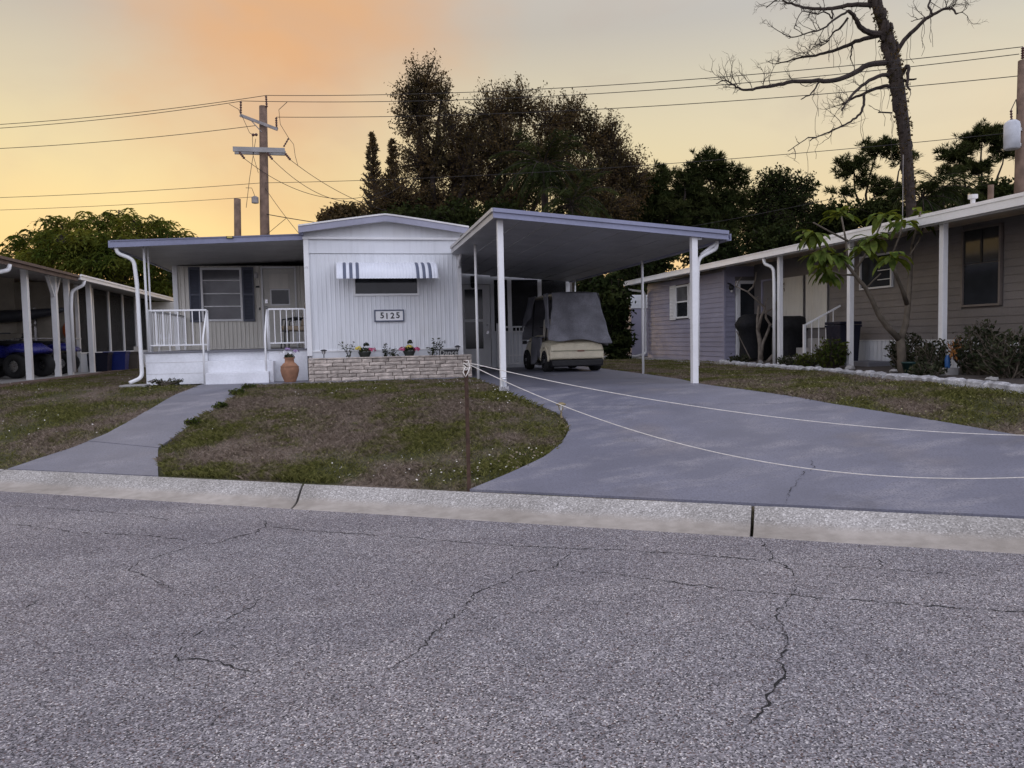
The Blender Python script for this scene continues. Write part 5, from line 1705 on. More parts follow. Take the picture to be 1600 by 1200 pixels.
def stem_plant(x, y, z, h, n, spread, leafn, lsize, mat, label, name='leafy_plant', seed=1, cat='plant', stemmat=None, stem=.006):
    t = thing(name, (x, y, z), label, cat)
    q = random.Random(seed)
    st_ = MB()
    C_ = []
    for i in range(n):
        a = q.uniform(0, 2 * math.pi)
        hh = h * q.uniform(.55, 1)
        sx, sy = math.cos(a) * spread * q.uniform(.3, 1), math.sin(a) * spread * q.uniform(.2, .7)
        pts = []
        for k in range(6):
            f = k / 5
            pts.append((x + sx * f ** 1.4 + q.gauss(0, .01), y + sy * f ** 1.4, z + hh * f))
        st_.tube(pts, [stem * (1 - .6 * k / 5) for k in range(6)], 5)
        for k in range(leafn):
            f = q.uniform(.25, 1.0)
            i0 = min(4, int(f * 5))
            p = Vector(pts[i0]).lerp(Vector(pts[i0 + 1]), f * 5 - i0)
            C_.append(p + Vector((q.gauss(0, lsize), q.gauss(0, lsize), q.gauss(0, lsize * .6))))
    st_.build('stem', stemmat or LEAF_DARKB, t)
    C_ = np.array([tuple(c) for c in C_])
    q = np.random.default_rng(seed)
    m_ = len(C_)
    A = q.normal(size=(m_, 3)) * [1, 1, .6]
    A /= np.linalg.norm(A, axis=1)[:, None]
    B = np.cross(A, q.normal(size=(m_, 3)))
    B /= np.linalg.norm(B, axis=1)[:, None]
    s_ = q.uniform(.6, 1.25, m_)[:, None] * lsize
    V = np.stack([C_ - A * s_, C_ - B * s_ * .45, C_ + A * s_, C_ + B * s_ * .45], 1).reshape(-1, 3)
    leafy('leaves', V, np.arange(m_ * 4).reshape(-1, 4), mat, t)
    return t


stem_plant(.02, 14.78, PZ, .34, 6, .20, 6, .030, LEAF_DARKB, 'thin wiry plant at the end of the planter nearest the urn', seed=3)
stem_plant(.68, 14.78, PZ, .30, 4, .07, 14, .028, LEAF_DARKB, 'upright dark green plant between the two flower pots', seed=4)
stem_plant(.86, 14.80, PZ, .20, 6, .12, 9, .030, LEAF_DARKB, 'low dark clump beside the pot of mixed yellow and pink flowers', seed=5)
stem_plant(1.58, 14.76, PZ, .33, 9, .28, 8, .034, LEAF_DARKB, 'sprawling dark leafy plant next to the Dance sign', seed=6)


def solar(x, y, z, h, label, mat=BLACK, sc_=1., lens=PVC):
    t = thing('solar_light', (x, y, z), label, 'garden light')
    MB().lathe((x, y, z), [(.009 * sc_, -.04), (.009 * sc_, h * .5)], 8).build('stake', mat, t)
    MB().lathe((x, y, z + h * .5), [(.018 * sc_, 0), (.036 * sc_, h * .34)], 10).build('lens', lens, t)
    cg_ = MB()
    for k in range(4):
        a = k * math.pi / 2 + .4
        cg_.bar((x + .02 * sc_ * math.cos(a), y + .02 * sc_ * math.sin(a), z + h * .5), (x + .04 * sc_ * math.cos(a), y + .04 * sc_ * math.sin(a), z + h * .85), .007 * sc_)
    cg_.build('cage', mat, t)
    MB().lathe((x, y, z + h * .84), [(.058 * sc_, 0), (.060 * sc_, .012 * sc_), (.02 * sc_, h * .16), (.0045, h * .165)], 12).build('cap', mat, t)
    return t


solar(-.437, 14.66, PZ + .02, .17, 'small black solar light on the planter near the corner post')
solar(2.085, 14.82, PZ, .21, 'small black solar light behind the Dance sign')
solar(2.44, 8.72, gz(2.44, 8.72) - .01, .185, 'brass stake light at the curved lawn edge by the driveway', M('worn_brass', (.30, .24, .13), .5, .2, 20, metal=.4), 1.0)
solar(2.345, 14.0, ZG, .17, 'little dark path light at the planter end behind the rusty stake', M('bronze_light', (.13, .10, .08), .5, .2, 20), .8)
wl_ = thing('post_light', (2.13, 10.56, ZG + .03), 'small clear lantern fixed low on the near carport post', 'lantern')
MB().box(2.105, 2.155, 10.535, 10.555, ZG + .03, ZG + .05).build('bracket', STEEL, wl_)
MB().lathe((2.13, 10.54, ZG + .05), [(.016, 0), (.03, .10), (.034, .105)], 10).build('globe', glass('clear_grey_glass', (.35, .36, .38)), wl_)
MB().lathe((2.13, 10.54, ZG + .156), [(.042, 0), (.036, .02), (.01, .03)], 10).build('cap', STEEL, wl_)


def text(body, size, loc, mat, parent, name, ext=.003, spacing=1.0, bold=False):
    cu = bpy.data.curves.new(name, 'FONT')
    cu.body = body
    cu.size = size
    cu.extrude = ext
    cu.space_character = spacing
    cu.align_x = 'CENTER'
    cu.align_y = 'CENTER'
    if bold:
        cu.offset = .0035
    tmp = bpy.data.objects.new('tmp', cu)
    COL.objects.link(tmp)
    dg = bpy.context.evaluated_depsgraph_get()
    me = bpy.data.meshes.new_from_object(tmp.evaluated_get(dg))
    bpy.data.objects.remove(tmp)
    me.materials.clear()
    me.materials.append(mat)
    me.transform(Matrix.Rotation(rad(90), 4, 'X'))
    return link(name, me, mat, parent, loc)


sg = thing('dance_sign', (1.88, 14.62, PZ + .02), 'small black sign reading Dance on the planter', 'sign')
MB().box(1.70, 2.065, 14.61, 14.635, PZ + .01, PZ + .135).build('board', BLACK, sg, bevel=.003)
text('Dance', .135, (1.882, 14.606, PZ + .072), M('grey_letter', (.42, .42, .40), .7), sg, 'lettering', .002)
hn = thing('house_number_plaque', (.8, 14.97, 1.83), 'white plaque with grey frame and black numerals 5125', 'sign')
MB().box(.53, 1.07, 14.968, 14.984, 1.84, 2.04).build('plate', TRIM, hn)
fr = MB()
for a, b, c, d in ((.515, 1.085, 1.825, 1.85), (.515, 1.085, 2.03, 2.055), (.515, .54, 1.85, 2.03), (1.06, 1.085, 1.85, 2.03)):
    fr.box(a, b, 14.955, 14.985, c, d)
fr.build('frame', BLUEGREY, hn, bevel=.004)
for ch, x, dz in (('5', .665, 0), ('1', .755, -.012), ('2', .86, -.006), ('5', .965, 0)):
    text(ch, .155, (x, 14.965, 1.94 + dz), BLACK, hn, 'numeral', .003, bold=True)
ho = MB().lathe((-.70, 14.945, 2.87), [(.02, -.004), (.022, .006), (.008, .010)], 10, 'y')
ho.build('hose_hook', STEEL, home)

# ------------------------------------------------------------------ urn with flowers
u = thing('terracotta_urn', (-1.06, 14.72, ZG), 'terracotta urn standing in front of the porch wall', 'urn')
MB().lathe((-1.06, 14.72, ZG), [(.10, 0), (.105, .02), (.145, .12), (.168, .22), (.160, .29), (.12, .345), (.085, .37), (.082, .43), (.105, .455), (.10, .46), (.075, .44)], 24).build('body', TERRA, u, smooth=True)
MB().lathe((-1.06, 14.72, ZG), [(.163, .288), (.168, .295), (.161, .302)], 24).build('band', TERRA, u, smooth=True)
fl = thing('urn_bouquet', (-1.06, 14.72, ZG + .42), 'white and lilac flowers in the terracotta urn', 'flowers')
for i, (mat, dx, dz, rx) in enumerate([(TRIM, -.10, .12, .09), (PURPLE, .12, .14, .08), (PURPLE, -.02, .18, .06), (TRIM, .04, .10, .07)]):
    V, F = petals((-1.06 + dx, 14.72, ZG + .42 + dz), rx, .06, 30, .022, i + 40)
    leafy('blossom', V, F, mat, fl)
V, F = petals((-1.06, 14.72, ZG + .46), .10, .10, 80, .03, 55)
leafy('leaves', V, F, LEAF_DARKB, fl)


# ------------------------------------------------------------------ porch chairs
def patio_chair(x, y, rz, label):
    t = thing('patio_chair', (x, y, DZ), label, 'chair')

    def P(a, b, z):
        c, s = math.cos(rz), math.sin(rz)
        return (x + a * c - b * s, y + a * s + b * c, DZ + z)
    for sx in (-1, 1):
        MB().tube([P(sx * .27, -.26, 0), P(sx * .27, -.25, .38), P(sx * .27, -.22, .60), P(sx * .27, -.05, .63), P(sx * .27, .22, .60)], .015, 6).build('front_leg', BLACK, t)
        MB().tube([P(sx * .27, .30, 0), P(sx * .26, .22, .40), P(sx * .25, .32, .92)], .015, 6).build('rear_leg', BLACK, t)
    MB().bar(P(-.27, -.25, .36), P(.27, -.25, .36), .025).bar(P(-.27, .22, .36), P(.27, .22, .36), .025).build('seat_frame', BLACK, t)
    b = MB().hexa([P(-.25, -.27, .37), P(.25, -.27, .37), P(.25, .22, .35), P(-.25, .22, .35)], [P(-.25, -.27, .47), P(.25, -.27, .47), P(.25, .22, .45), P(-.25, .22, .45)])
    b.build('seat_cushion', TAN, t, bevel=.03)
    b = MB().hexa([P(-.24, .14, .46), P(.24, .14, .46), P(.24, .22, .46), P(-.24, .22, .46)], [P(-.24, .25, .95), P(.24, .25, .95), P(.24, .33, .95), P(-.24, .33, .95)])
    b.build('back_cushion', TAN, t, bevel=.03)


patio_chair(-1.05, 16.55, rad(-78), 'black metal patio chair with tan cushions behind the short porch railing')
patio_chair(-1.05, 17.6, rad(-95), 'black metal patio chair with tan cushions, the one closest to the porch door')

# ------------------------------------------------------------------ golf cart and its cover
gc = thing('golf_cart', (4.62, 16.2, ZG), 'cream golf cart parked under the carport, partly covered', 'golf cart')
GX = 4.62


def wheel(x, y, rr, w, parent, side):
    z = ZG + rr + .01
    t = MB()
    n = 24
    pr = [(.62, -.5), (.80, -.52), (.96, -.46), (1., -.30), (1., .30), (.96, .46), (.80, .52), (.62, .5)]
    for r_, h in pr:
        for k in range(n):
            a = 2 * math.pi * k / n
            t.v.append((x + h * w, y + rr * r_ * math.cos(a), z + rr * r_ * math.sin(a)))
    for i in range(len(pr)):
        i2 = (i + 1) % len(pr)
        for k in range(n):
            t.f.append((i * n + k, i * n + (k + 1) % n, i2 * n + (k + 1) % n, i2 * n + k))
    ty = t.build('wheel', RUBBER, parent, smooth=True)
    rm_ = MB().lathe((x + side * w * .25, y, z), [(rr * .62, 0), (rr * .60, side * .03), (rr * .45, side * .012), (rr * .2, side * .03), (.012, side * .035)], 20, 'x')
    rm_.build('rim', STEEL, ty, smooth=True)
    for k in range(6):
        a = k * math.pi / 3
        MB().bar((x + side * (w * .25 + .03), y + .04 * math.cos(a), z + .04 * math.sin(a)), (x + side * (w * .25 + .03), y + rr * .55 * math.cos(a), z + rr * .55 * math.sin(a)), .028, .014).build('spoke', BLACK, ty)


for x, s in ((4.10, -1), (5.13, 1)):
    wheel(x, 15.62, .225, .20, gc, s)
    wheel(x, 17.30, .225, .19, gc, s)


def loft(secs, name, mat, parent, smooth=True, bevel=0, close=True):
    b = MB()
    n = len(secs[0])
    for ring in secs:
        b.v += list(ring)
    for i in range(len(secs) - 1):
        for k in range(n if close else n - 1):
            b.f.append((i * n + k, i * n + (k + 1) % n, (i + 1) * n + (k + 1) % n, (i + 1) * n + k))
    if close:
        b.f.append(tuple(range(n)))
        b.f.append(tuple((len(secs) - 1) * n + k for k in range(n)))
    o = b.build(name, mat, parent, smooth=smooth)
    if bevel:
        m_ = o.modifiers.new('bevel', 'BEVEL')
        m_.width = bevel
        m_.segments = 3
        m_.limit_method = 'ANGLE'
    return o


# rear body: rounded cowl, arched over the rear wheels
def cowl(y, hw, zb, zt, sh):
    return [(GX - hw, y, zb), (GX + hw, y, zb), (GX + hw * 1.01, y, zb + (zt - zb) * .45), (GX + hw * sh, y, zb + (zt - zb) * .85), (GX + hw * .6, y, zt), (GX - hw * .6, y, zt), (GX - hw * sh, y, zb + (zt - zb) * .85), (GX - hw * 1.01, y, zb + (zt - zb) * .45)]


loft([cowl(15.19, .54, 1.03, 1.27, .94), cowl(15.22, .575, 1.0, 1.34, .95), cowl(15.42, .585, 1.0, 1.40, .95), cowl(15.9, .585, 1.02, 1.42, .95), cowl(16.2, .57, .98, 1.40, .95)], 'rear_body', CREAMP, gc, smooth=False, bevel=.025)
MB().box(GX - .56, GX + .56, 15.174, 15.195, 1.172, 1.184).build('body_seam', M('dull_green_trim', (.16, .17, .10), .6), gc)
MB().box(GX + .0, GX + .14, 15.165, 15.188, 1.16, 1.185).build('emblem', M('dull_red', (.16, .04, .02), .5), gc)
loft([[(GX - .54, 15.16, .86), (GX + .54, 15.16, .86), (GX + .56, 15.16, .99), (GX - .56, 15.16, .99)], [(GX - .56, 15.40, .84), (GX + .56, 15.40, .84), (GX + .575, 15.40, .998), (GX - .575, 15.40, .998)]], 'rear_bumper', BLACK, gc, smooth=False, bevel=.02)
for s in (-1, 1):   # fender arch strip
    P = [(GX + s * .588, 15.62 + .31 * math.cos(a), ZG + .235 + .30 * math.sin(a)) for a in [math.pi * k / 10 for k in range(11)]]
    mb = MB()
    mb.tube(P, .022, 6)
    mb.build('fender_lip', CREAMP, gc, smooth=True)
MB().box(GX - .55, GX + .55, 16.2, 17.0, .86, .92).build('floor_pan', BLACK, gc)
MB().box(GX - .42, GX + .42, 15.35, 17.4, .85, .95).build('chassis', BLACK, gc)
MB().box(GX - .03, GX + .03, 15.6, 15.64, .93, .97).bar((GX - .5, 15.62, .965), (GX + .5, 15.62, .965), .05).bar((GX - .5, 17.3, .965), (GX + .5, 17.3, .965), .05).build('axle', BLACK, gc)
MB().box(GX - .50, GX + .50, 16.15, 16.65, 1.30, 1.44).build('seat', M('beige_vinyl', (.42, .38, .32), .6), gc, bevel=.03)
MB().hexa([(GX - .50, 16.02, 1.44), (GX + .50, 16.02, 1.44), (GX + .50, 16.12, 1.44), (GX - .50, 16.12, 1.44)], [(GX - .50, 15.93, 1.85), (GX + .50, 15.93, 1.85), (GX + .50, 16.02, 1.85), (GX - .50, 16.02, 1.85)]).build('seat_back', M('beige_vinyl_back', (.42, .38, .32), .6), gc, bevel=.03)
loft([cowl(16.98, .52, .90, 1.50, .98), cowl(17.2, .55, .98, 1.52, .98), cowl(17.6, .54, .95, 1.40, .9), cowl(17.78, .46, .98, 1.25, .85)], 'front_cowl', CREAMP, gc, smooth=False, bevel=.03)
for s in (-1, 1):
    MB().tube([(GX + s * .50, 15.85, 1.40), (GX + s * .48, 15.62, 2.30)], .016, 6).build('rear_strut', BLACK, gc)
    MB().tube([(GX + s * .50, 17.02, 1.48), (GX + s * .48, 16.85, 2.36)], .016, 6).build('front_strut', BLACK, gc)
MB().box(GX - .54, GX + .54, 15.45, 17.05, 2.31, 2.35).build('roof', CREAMP, gc, bevel=.015)
MB().tube([(GX - .25, 16.95, 1.5), (GX - .25, 16.72, 1.66)], .018, 6).lathe((GX - .25, 16.70, 1.67), [(.15, 0), (.165, .012), (.15, .024)], 16).build('steering_wheel', BLACK, gc)
MB().bar((GX - .62, 17.12, 1.36), (GX - .52, 17.1, 1.38), .02).box(GX - .72, GX - .62, 17.08, 17.12, 1.32, 1.40).build('mirror', BLACK, gc)

cv = thing('cart_cover', (4.62, 16.2, 1.3), 'wrinkled grey fabric cover draped over the golf cart roof and back', 'cover')


def sheet(f, nu, nv, name, amp, seed):
    mb = MB()
    for i in range(nu + 1):
        for j in range(nv + 1):
            p = Vector(f(i / nu, j / nv))
            q = p * 3.1 + Vector((seed, 0, 0))
            w = noise.noise(q) + .6 * noise.noise(q * 2.3) + .45 * abs(noise.noise(Vector((p.x * 2.2 + p.z * 4, p.y * 4, p.z * 9)))) + .5 * abs(noise.noise(Vector((p.x * 5, p.y * 5, p.z * 1.2))))
            p += Vector((noise.noise(q + Vector((9, 0, 0))), 1.0 * w, .3 * w)) * amp
            mb.v.append(tuple(p))
    for i in range(nu):
        for j in range(nv):
            a = i * (nv + 1) + j
            mb.f.append((a, a + 1, a + nv + 2, a + nv + 1))
    o = mb.build(name, COVER, cv, smooth=True)
    sd_ = o.modifiers.new('thick', 'SOLIDIFY')
    sd_.thickness = .006
    return o


# back panel, flaring to a wavy hem
def backf(u_, v_):
    zt = 2.375
    zb = 1.40 - .10 * max(0, u_ - .25) - .03 * math.sin(u_ * 9)
    z = zt + (zb - zt) * v_
    hw = .48 + .165 * v_ ** 1.1
    y = 15.40 - .30 * v_ ** .8
    x = GX + .02 + (u_ * 2 - 1) * hw + (.06 * v_ if u_ > .5 else 0)
    return (x, y, z)


sheet(backf, 44, 36, 'back_panel', .036, 1)
sheet(lambda a, b: (GX + (a * 2 - 1) * .545, 15.40 + 1.72 * b, 2.375 + .02 * math.cos((a - .5) * 3) - .04 * abs(2 * a - 1) ** 6), 14, 20, 'roof_panel', .008, 2)
sheet(lambda a, b: (GX + .55 + .10 * b, 15.42 + a * 1.9 + .1 * b * a - .26 * b * (1 - a), 2.37 - 1.10 * b), 20, 18, 'side_panel', .03, 3)
# open side: a narrow flap gathered at the back corner, a front flap and the lower drape over the seat
sheet(lambda a, b: (GX - .545 - .05 * b - .03 * math.sin(a * 7), 15.40 - .26 * b + a * (.34 - .10 * b), 2.37 - (.95 - .25 * a) * b), 8, 20, 'corner_flap', .03, 4)
sheet(lambda a, b: (GX - .55 - .10 * b, 16.45 + a * .72 + .34 * b * (a + .2), 2.37 - (.48 + .25 * a) * b), 14, 12, 'front_flap', .035, 5)
sheet(lambda a, b: (GX - .575 - .03 * math.sin(a * 8) * b, 15.95 + a * .85, 1.46 - (.50 - .1 * math.sin(a * 5)) * b), 18, 12, 'lower_drape', .03, 6)
sheet(lambda a, b: (GX - .58 + .25 * a, 15.95 + b * .85, 1.46 + .02 * math.sin(b * 9)), 6, 18, 'seat_drape', .02, 7)
sheet(lambda a, b: (GX + (a * 2 - 1) * (.55 + .1 * b), 17.12 + .35 * b, 2.37 - .95 * b), 14, 14, 'front_panel', .03, 8)

# ------------------------------------------------------------------ stake and ropes across the driveway
sk_ = thing('rusty_stake', (.997, 6.59, gz(.997, 6.59)), 'tall rusty steel stake at the lawn corner with rope tied to its top', 'stake')
SB = gz(.997, 6.59)
mb = MB()
for a, b, c, d in ((-.016, .016, -.003, .003), (-.003, .003, .003, .026)):
    mb.box(.997 + a * 1.05, .997 + b * 1.05, 6.59 + c, 6.59 + d, SB - .1, 1.265)
mb.build('t_section', RUST, sk_)


def catenary(p, q, sag, n=40):
    p, q = Vector(p), Vector(q)
    return [p.lerp(q, i / n) - Vector((0, 0, 4 * sag * (i / n) * (1 - i / n))) for i in range(n + 1)]


def interp_rope(T, A, B, n=60):
    ts_ = np.linspace(0, 1, n + 1)
    zz = np.interp(ts_, [t for t, z in T], [z for t, z in T])
    zc = np.polyval(np.polyfit([t for t, z in T], [z for t, z in T], 4), ts_)
    zc[0] = T[0][1]
    return [(A[0] + (B[0] - A[0]) * t, A[1] + (B[1] - A[1]) * t, float(z)) for t, z in zip(ts_, zc)]


ra = interp_rope([(0, 1.25), (.05, 1.174), (.174, .962), (.295, .802), (.516, .591), (.711, .474), (.85, .46), (1, .52)], (1.0, 6.59), (8.0, 5.5))
rb = interp_rope([(0, 1.245), (.117, .895), (.221, .635), (.284, .534), (.4, .395), (.491, .354), (.604, .373), (.8, .58), (1, .95)], (1.0, 6.59), (7.2, 3.3))
ro = MB().tube(ra, .0036, 6)
tag(ro.build('rope', ROPE, smooth=True), 'white rope strung from the rusty stake across the driveway, the farther strand', 'rope')
ro = MB().tube(rb, .0036, 6)
for k, z in ((0, 1.235), (1, 1.215), (2, 1.20)):
    ro.tube([(.997 + .024 * math.cos(a), 6.595 + .026 * math.sin(a), z + .012 * math.sin(2 * a + k)) for a in [2 * math.pi * i / 14 for i in range(15)]], .006, 5)
ro.tube([(.99, 6.565, 1.265), (1.01, 6.56, 1.27), (1.02, 6.57, 1.23), (1.035, 6.565, 1.20)], .006, 5)
ro.tube([(.985, 6.565, 1.21), (.965, 6.56, 1.17), (.985, 6.555, 1.13), (1.01, 6.56, 1.17), (1.025, 6.565, 1.215)], .006, 5)
tag(ro.build('rope', ROPE, smooth=True), 'white rope knotted round the rusty stake, sagging low across the driveway', 'rope')

# ------------------------------------------------------------------ things in front of the grey house


def covered_grill(x, y, w, d, h, label, seed):
    t = thing('covered_grill', (x, y, ZG + .02), label, 'grill')
    secs = []
    q = random.Random(seed)
    for f, sx, sy in ((0, .80, .8), (.03, .82, .82), (.35, .80, .8), (.62, .84, .84), (.70, 1., .95), (.78, 1.02, 1), (.92, .82, .9), (.99, .62, .55), (1., .5, .4)):
        ring = []
        for k in range(16):
            a = 2 * math.pi * k / 16
            c, s_ = math.cos(a), math.sin(a)
            e = (abs(c) ** 3.2 + abs(s_) ** 3.2) ** (-1 / 3.2)
            ring.append((x + w / 2 * sx * c * e * (1 + q.uniform(-.035, .035)), y + d / 2 * sy * s_ * e * (1 + q.uniform(-.03, .03)), ZG + .09 + (h - .09) * f + q.uniform(-.008, .008)))
        secs.append(ring)
    loft(secs, 'cover', BLACKF, t, smooth=True)
    for sx in (-1, 1):
        MB().lathe((x + sx * w * .36, y - d * .3, ZG + .09), [(.07, -.025), (.07, .025)], 12, 'x').build('wheel', RUBBER, t)
        MB().box(x + sx * w * .36 - .02, x + sx * w * .36 + .02, y + d * .22, y + d * .28, ZG + .02, ZG + .15).build('leg', BLACK, t)
    return t


covered_grill(9.86, 17.35, .95, .62, 1.20, 'large barbecue grill under a black cover beside the storm door', 2)
covered_grill(9.98, 15.95, .80, .60, 1.10, 'black covered grill behind the bare branched shrub near the porch post', 5)
bt = MB().bar((9.35, 17.0, ZG + .12), (9.05, 17.1, ZG + 0.78), .02)
bt.v = [(x + .12, y - .1, z) for x, y, z in bt.v]
tag(bt.build('wooden_pole', BARKP), 'thin pale pole leaning against the large covered grill', 'pole')
tub('recycling_bin', (9.66, 13.62, ZG), .46, .48, .92, NAVY, 'navy blue lidded bin by the porch steps of the grey house', 'bin')

# ------------------------------------------------------------------ trees and plants


def leaf_quads(C_, size, aspect, seed, dirs=None, flat=1.0):
    q = np.random.default_rng(seed)
    C_ = np.asarray(C_, float)
    m_ = len(C_)
    A = q.normal(size=(m_, 3)) * [1, 1, flat] if dirs is None else np.asarray(dirs, float) + q.normal(size=(m_, 3)) * .18
    A /= np.linalg.norm(A, axis=1)[:, None] + 1e-9
    B = np.cross(A, q.normal(size=(m_, 3)))
    B /= np.linalg.norm(B, axis=1)[:, None] + 1e-9
    s_ = q.uniform(.6, 1.3, m_)[:, None] * size
    V = np.stack([C_ - A * s_, C_ - B * s_ * aspect, C_ + A * s_, C_ + B * s_ * aspect], 1).reshape(-1, 3)
    return V, np.arange(m_ * 4).reshape(-1, 4)


def in_ball(q):
    while True:
        v = Vector((q.uniform(-1, 1), q.uniform(-1, 1), q.uniform(-1, 1)))
        if v.length_squared < 1:
            return v


def curve(p, q_, bend, n, R):
    p, q_ = Vector(p), Vector(q_)
    L = (q_ - p).length
    off = Vector((R.gauss(0, 1), R.gauss(0, 1), R.gauss(0, .5))) * bend * L
    return [p.lerp(q_, i / n) + off * math.sin(math.pi * i / n) + Vector((R.gauss(0, 1), R.gauss(0, 1), R.gauss(0, 1))) * L * .012 * (0 < i < n) for i in range(n + 1)]


def tree(name, label, cat, base, blobs, leaf, bark, trunk_r, twigs, lper, lsize, aspect, seed, group=None, style='oak', fork=.45, depth=.8, lean=0):
    R = random.Random(seed)
    t = thing(name, base, label, cat, group)
    wood = MB()
    top = max(b[2] for b in blobs)
    cx = sum(b[0] for b in blobs) / len(blobs)
    cy = sum(b[1] for b in blobs) / len(blobs)
    lowz = min(b[2] - b[4] for b in blobs)
    fz = base[2] + (top - base[2]) * fork
    forkp = Vector((base[0] * .5 + cx * .5, base[1] * .5 + cy * .5, fz))
    tp = curve(base, forkp, .03, 7, R)
    wood.tube(tp, [trunk_r * (1.25 if i == 0 else 1 - .35 * i / 7) for i in range(8)], 9)
    C_, Dr = [], []
    vol = sum(b[3] * b[3] * b[4] for b in blobs)
    for (bx, by, bz, rx, rz) in blobs:
        c = Vector((bx, by, bz))
        start = tp[-1] if bz > fz else tp[max(3, int(7 * max(0.2, (bz - rz - base[2]) / max(.1, fz - base[2]))) if bz - rz > base[2] else 3)] if len(tp) > 3 else tp[-1]
        lp = curve(start, c, .09, 6, R)
        r0_ = trunk_r * .5
        wood.tube(lp, [r0_ * (1 - .75 * i / 6) for i in range(7)], 6, cap=False)
        nt_ = max(8, int(twigs * rx * rx * rz / vol))
        ry = rx * depth
        for k in range(nt_):
            d = in_ball(R)
            if R.random() < .6:
                d = d.normalized() * (d.length ** .35)
            e = c + Vector((d.x * rx, d.y * ry, d.z * rz)) + (Vector((R.gauss(0, .08), R.gauss(0, .08), R.uniform(-.15, .25))) if style == 'oak' else Vector((0, 0, 0)))
            s0 = c + Vector((d.x * rx, d.y * ry, d.z * rz)) * R.uniform(.05, .45) - Vector((0, 0, rz * .12))
            tw = curve(s0, e, .08, 3, R)
            wood.tube(tw, [.018, .013, .009, .005], 3, cap=False)
            dirv = (tw[-1] - tw[0]).normalized()
            if style == 'oak':
                for _ in range(lper):
                    f = R.uniform(.25, 1.08)
                    p = tw[0].lerp(tw[-1], f)
                    C_.append(p + Vector((R.gauss(0, .06), R.gauss(0, .06), R.gauss(0, .06))))
            elif style == 'pine':
                up_ = (dirv * .5 + Vector((0, 0, .8))).normalized()
                for q_ in range(3):
                    tip = tw[0].lerp(tw[-1], 1 - .28 * q_) + Vector((R.gauss(0, .06), R.gauss(0, .06), R.gauss(0, .05)))
                    for _ in range(lper):
                        v = (in_ball(R).normalized() + up_ * .75).normalized()
                        C_.append(tip + v * lsize * .8)
                        Dr.append(v)
            elif style == 'feather':
                for q_ in range(lper):
                    a = R.uniform(0, 6.283)
                    v = Vector((math.cos(a), math.sin(a) * .8, R.uniform(-.55, .25)))
                    L = lsize * R.uniform(.8, 1.6)
                    for h in range(4):
                        C_.append(e + v * L * (h + .6) * .8 + Vector((0, 0, -.06 * h * h * L * 3)))
                        Dr.append(v + Vector((0, 0, -.25 * h)))
    wood.build('trunk', bark, t)
    if style == 'oak':
        V, F = leaf_quads([tuple(c) for c in C_], lsize, aspect, seed)
    else:
        V, F = leaf_quads([tuple(c) for c in C_], lsize, aspect, seed, [tuple(d) for d in Dr])
    leafy('crown', V, F, leaf, t)
    return t


def base_of(blobs, dx=0):
    cx = sum(b[0] for b in blobs) / len(blobs)
    cy = sum(b[1] for b in blobs) / len(blobs)
    return (cx + dx, cy, ZG)


tree('oak_tree', 'tall narrow-topped oak with brownish sparse leaves, highest of the trees behind the mobile home', 'tree', base_of(OAK_TALL, .3), OAK_TALL, LEAF_OAK, BARK, .34, 2300, 14, .055, .5, 31, 'oaks behind the home', fork=.42)
tree('oak_tree', 'broad sparse oak right of the tallest oak, behind the carport ridge', 'tree', base_of(OAK_MID, -.2), OAK_MID, LEAF_OAK, BARK, .30, 2400, 14, .055, .5, 32, 'oaks behind the home', fork=.40)
tree('oak_tree', 'spreading oak with ragged top above the middle of the carport roof', 'tree', base_of(OAK_RIGHT), OAK_RIGHT, LEAF_OAK, BARK, .28, 2300, 14, .056, .5, 33, 'oaks behind the home', fork=.4)
tree('pine_tree', 'dense dark bushy pine behind the far end of the carport roof', 'tree', base_of(PINE_A), PINE_A, LEAF_PINE, BARK, .26, 620, 16, .17, .13, 34, style='pine', fork=.5)
tree('pine_tree', 'smaller dark pine between the oaks and the dense bushy pine', 'tree', base_of(PINE_B), PINE_B, LEAF_PINE, BARK, .2, 420, 16, .16, .13, 35, style='pine', fork=.5)
tree('oak_tree', 'rounded dark tree above the far end of the grey house', 'tree', base_of(OAK_FAR), OAK_FAR, LEAF_SHRUB, BARK, .26, 1500, 15, .07, .5, 36, fork=.5)
tree('pine_tree', 'flat-topped pine with bare crooked limbs left of the dead trunk', 'tree', base_of(PINE_C, .6), PINE_C, LEAF_PINE, BARK, .2, 230, 15, .17, .12, 37, 'umbrella pines', style='pine', fork=.55)
tree('pine_tree', 'flat-topped pine with bare crooked limbs between the dead trunk and the transformer', 'tree', base_of(PINE_D, .4), PINE_D, LEAF_PINE, BARK, .2, 230, 15, .17, .12, 38, 'umbrella pines', style='pine', fork=.55)
tree('poinciana_tree', 'wide green feathery tree behind the neighbouring carport house', 'tree', base_of(LEFT_TREE, .8), LEFT_TREE, LEAF_POIN, BARK, .3, 1150, 5, .135, .28, 39, style='feather', fork=.45, depth=1.0)
HL = ['low twiggy shrub beside the two slim conifers', 'dense shrub behind the gable of the mobile home', 'dark shrub under the tallest oak', 'dark shrub behind the raised corner of the carport', 'tall dark thicket between the carport and the shed', 'dark thicket rising behind the carport downspout', 'dark thicket over the far end of the grey house roof',
      'dark hedge shrub right behind the carport, near the shed', 'dark shrub behind the screened room', 'dark shrub at the foot of the flat-topped pine near the dead trunk', 'leafy shrub at the foot of the dead tree', 'leafy shrub below the pole transformer', 'leafy shrub between the porch and the neighbouring house', 'dark shrub far behind the porch railing, past the white end wall']
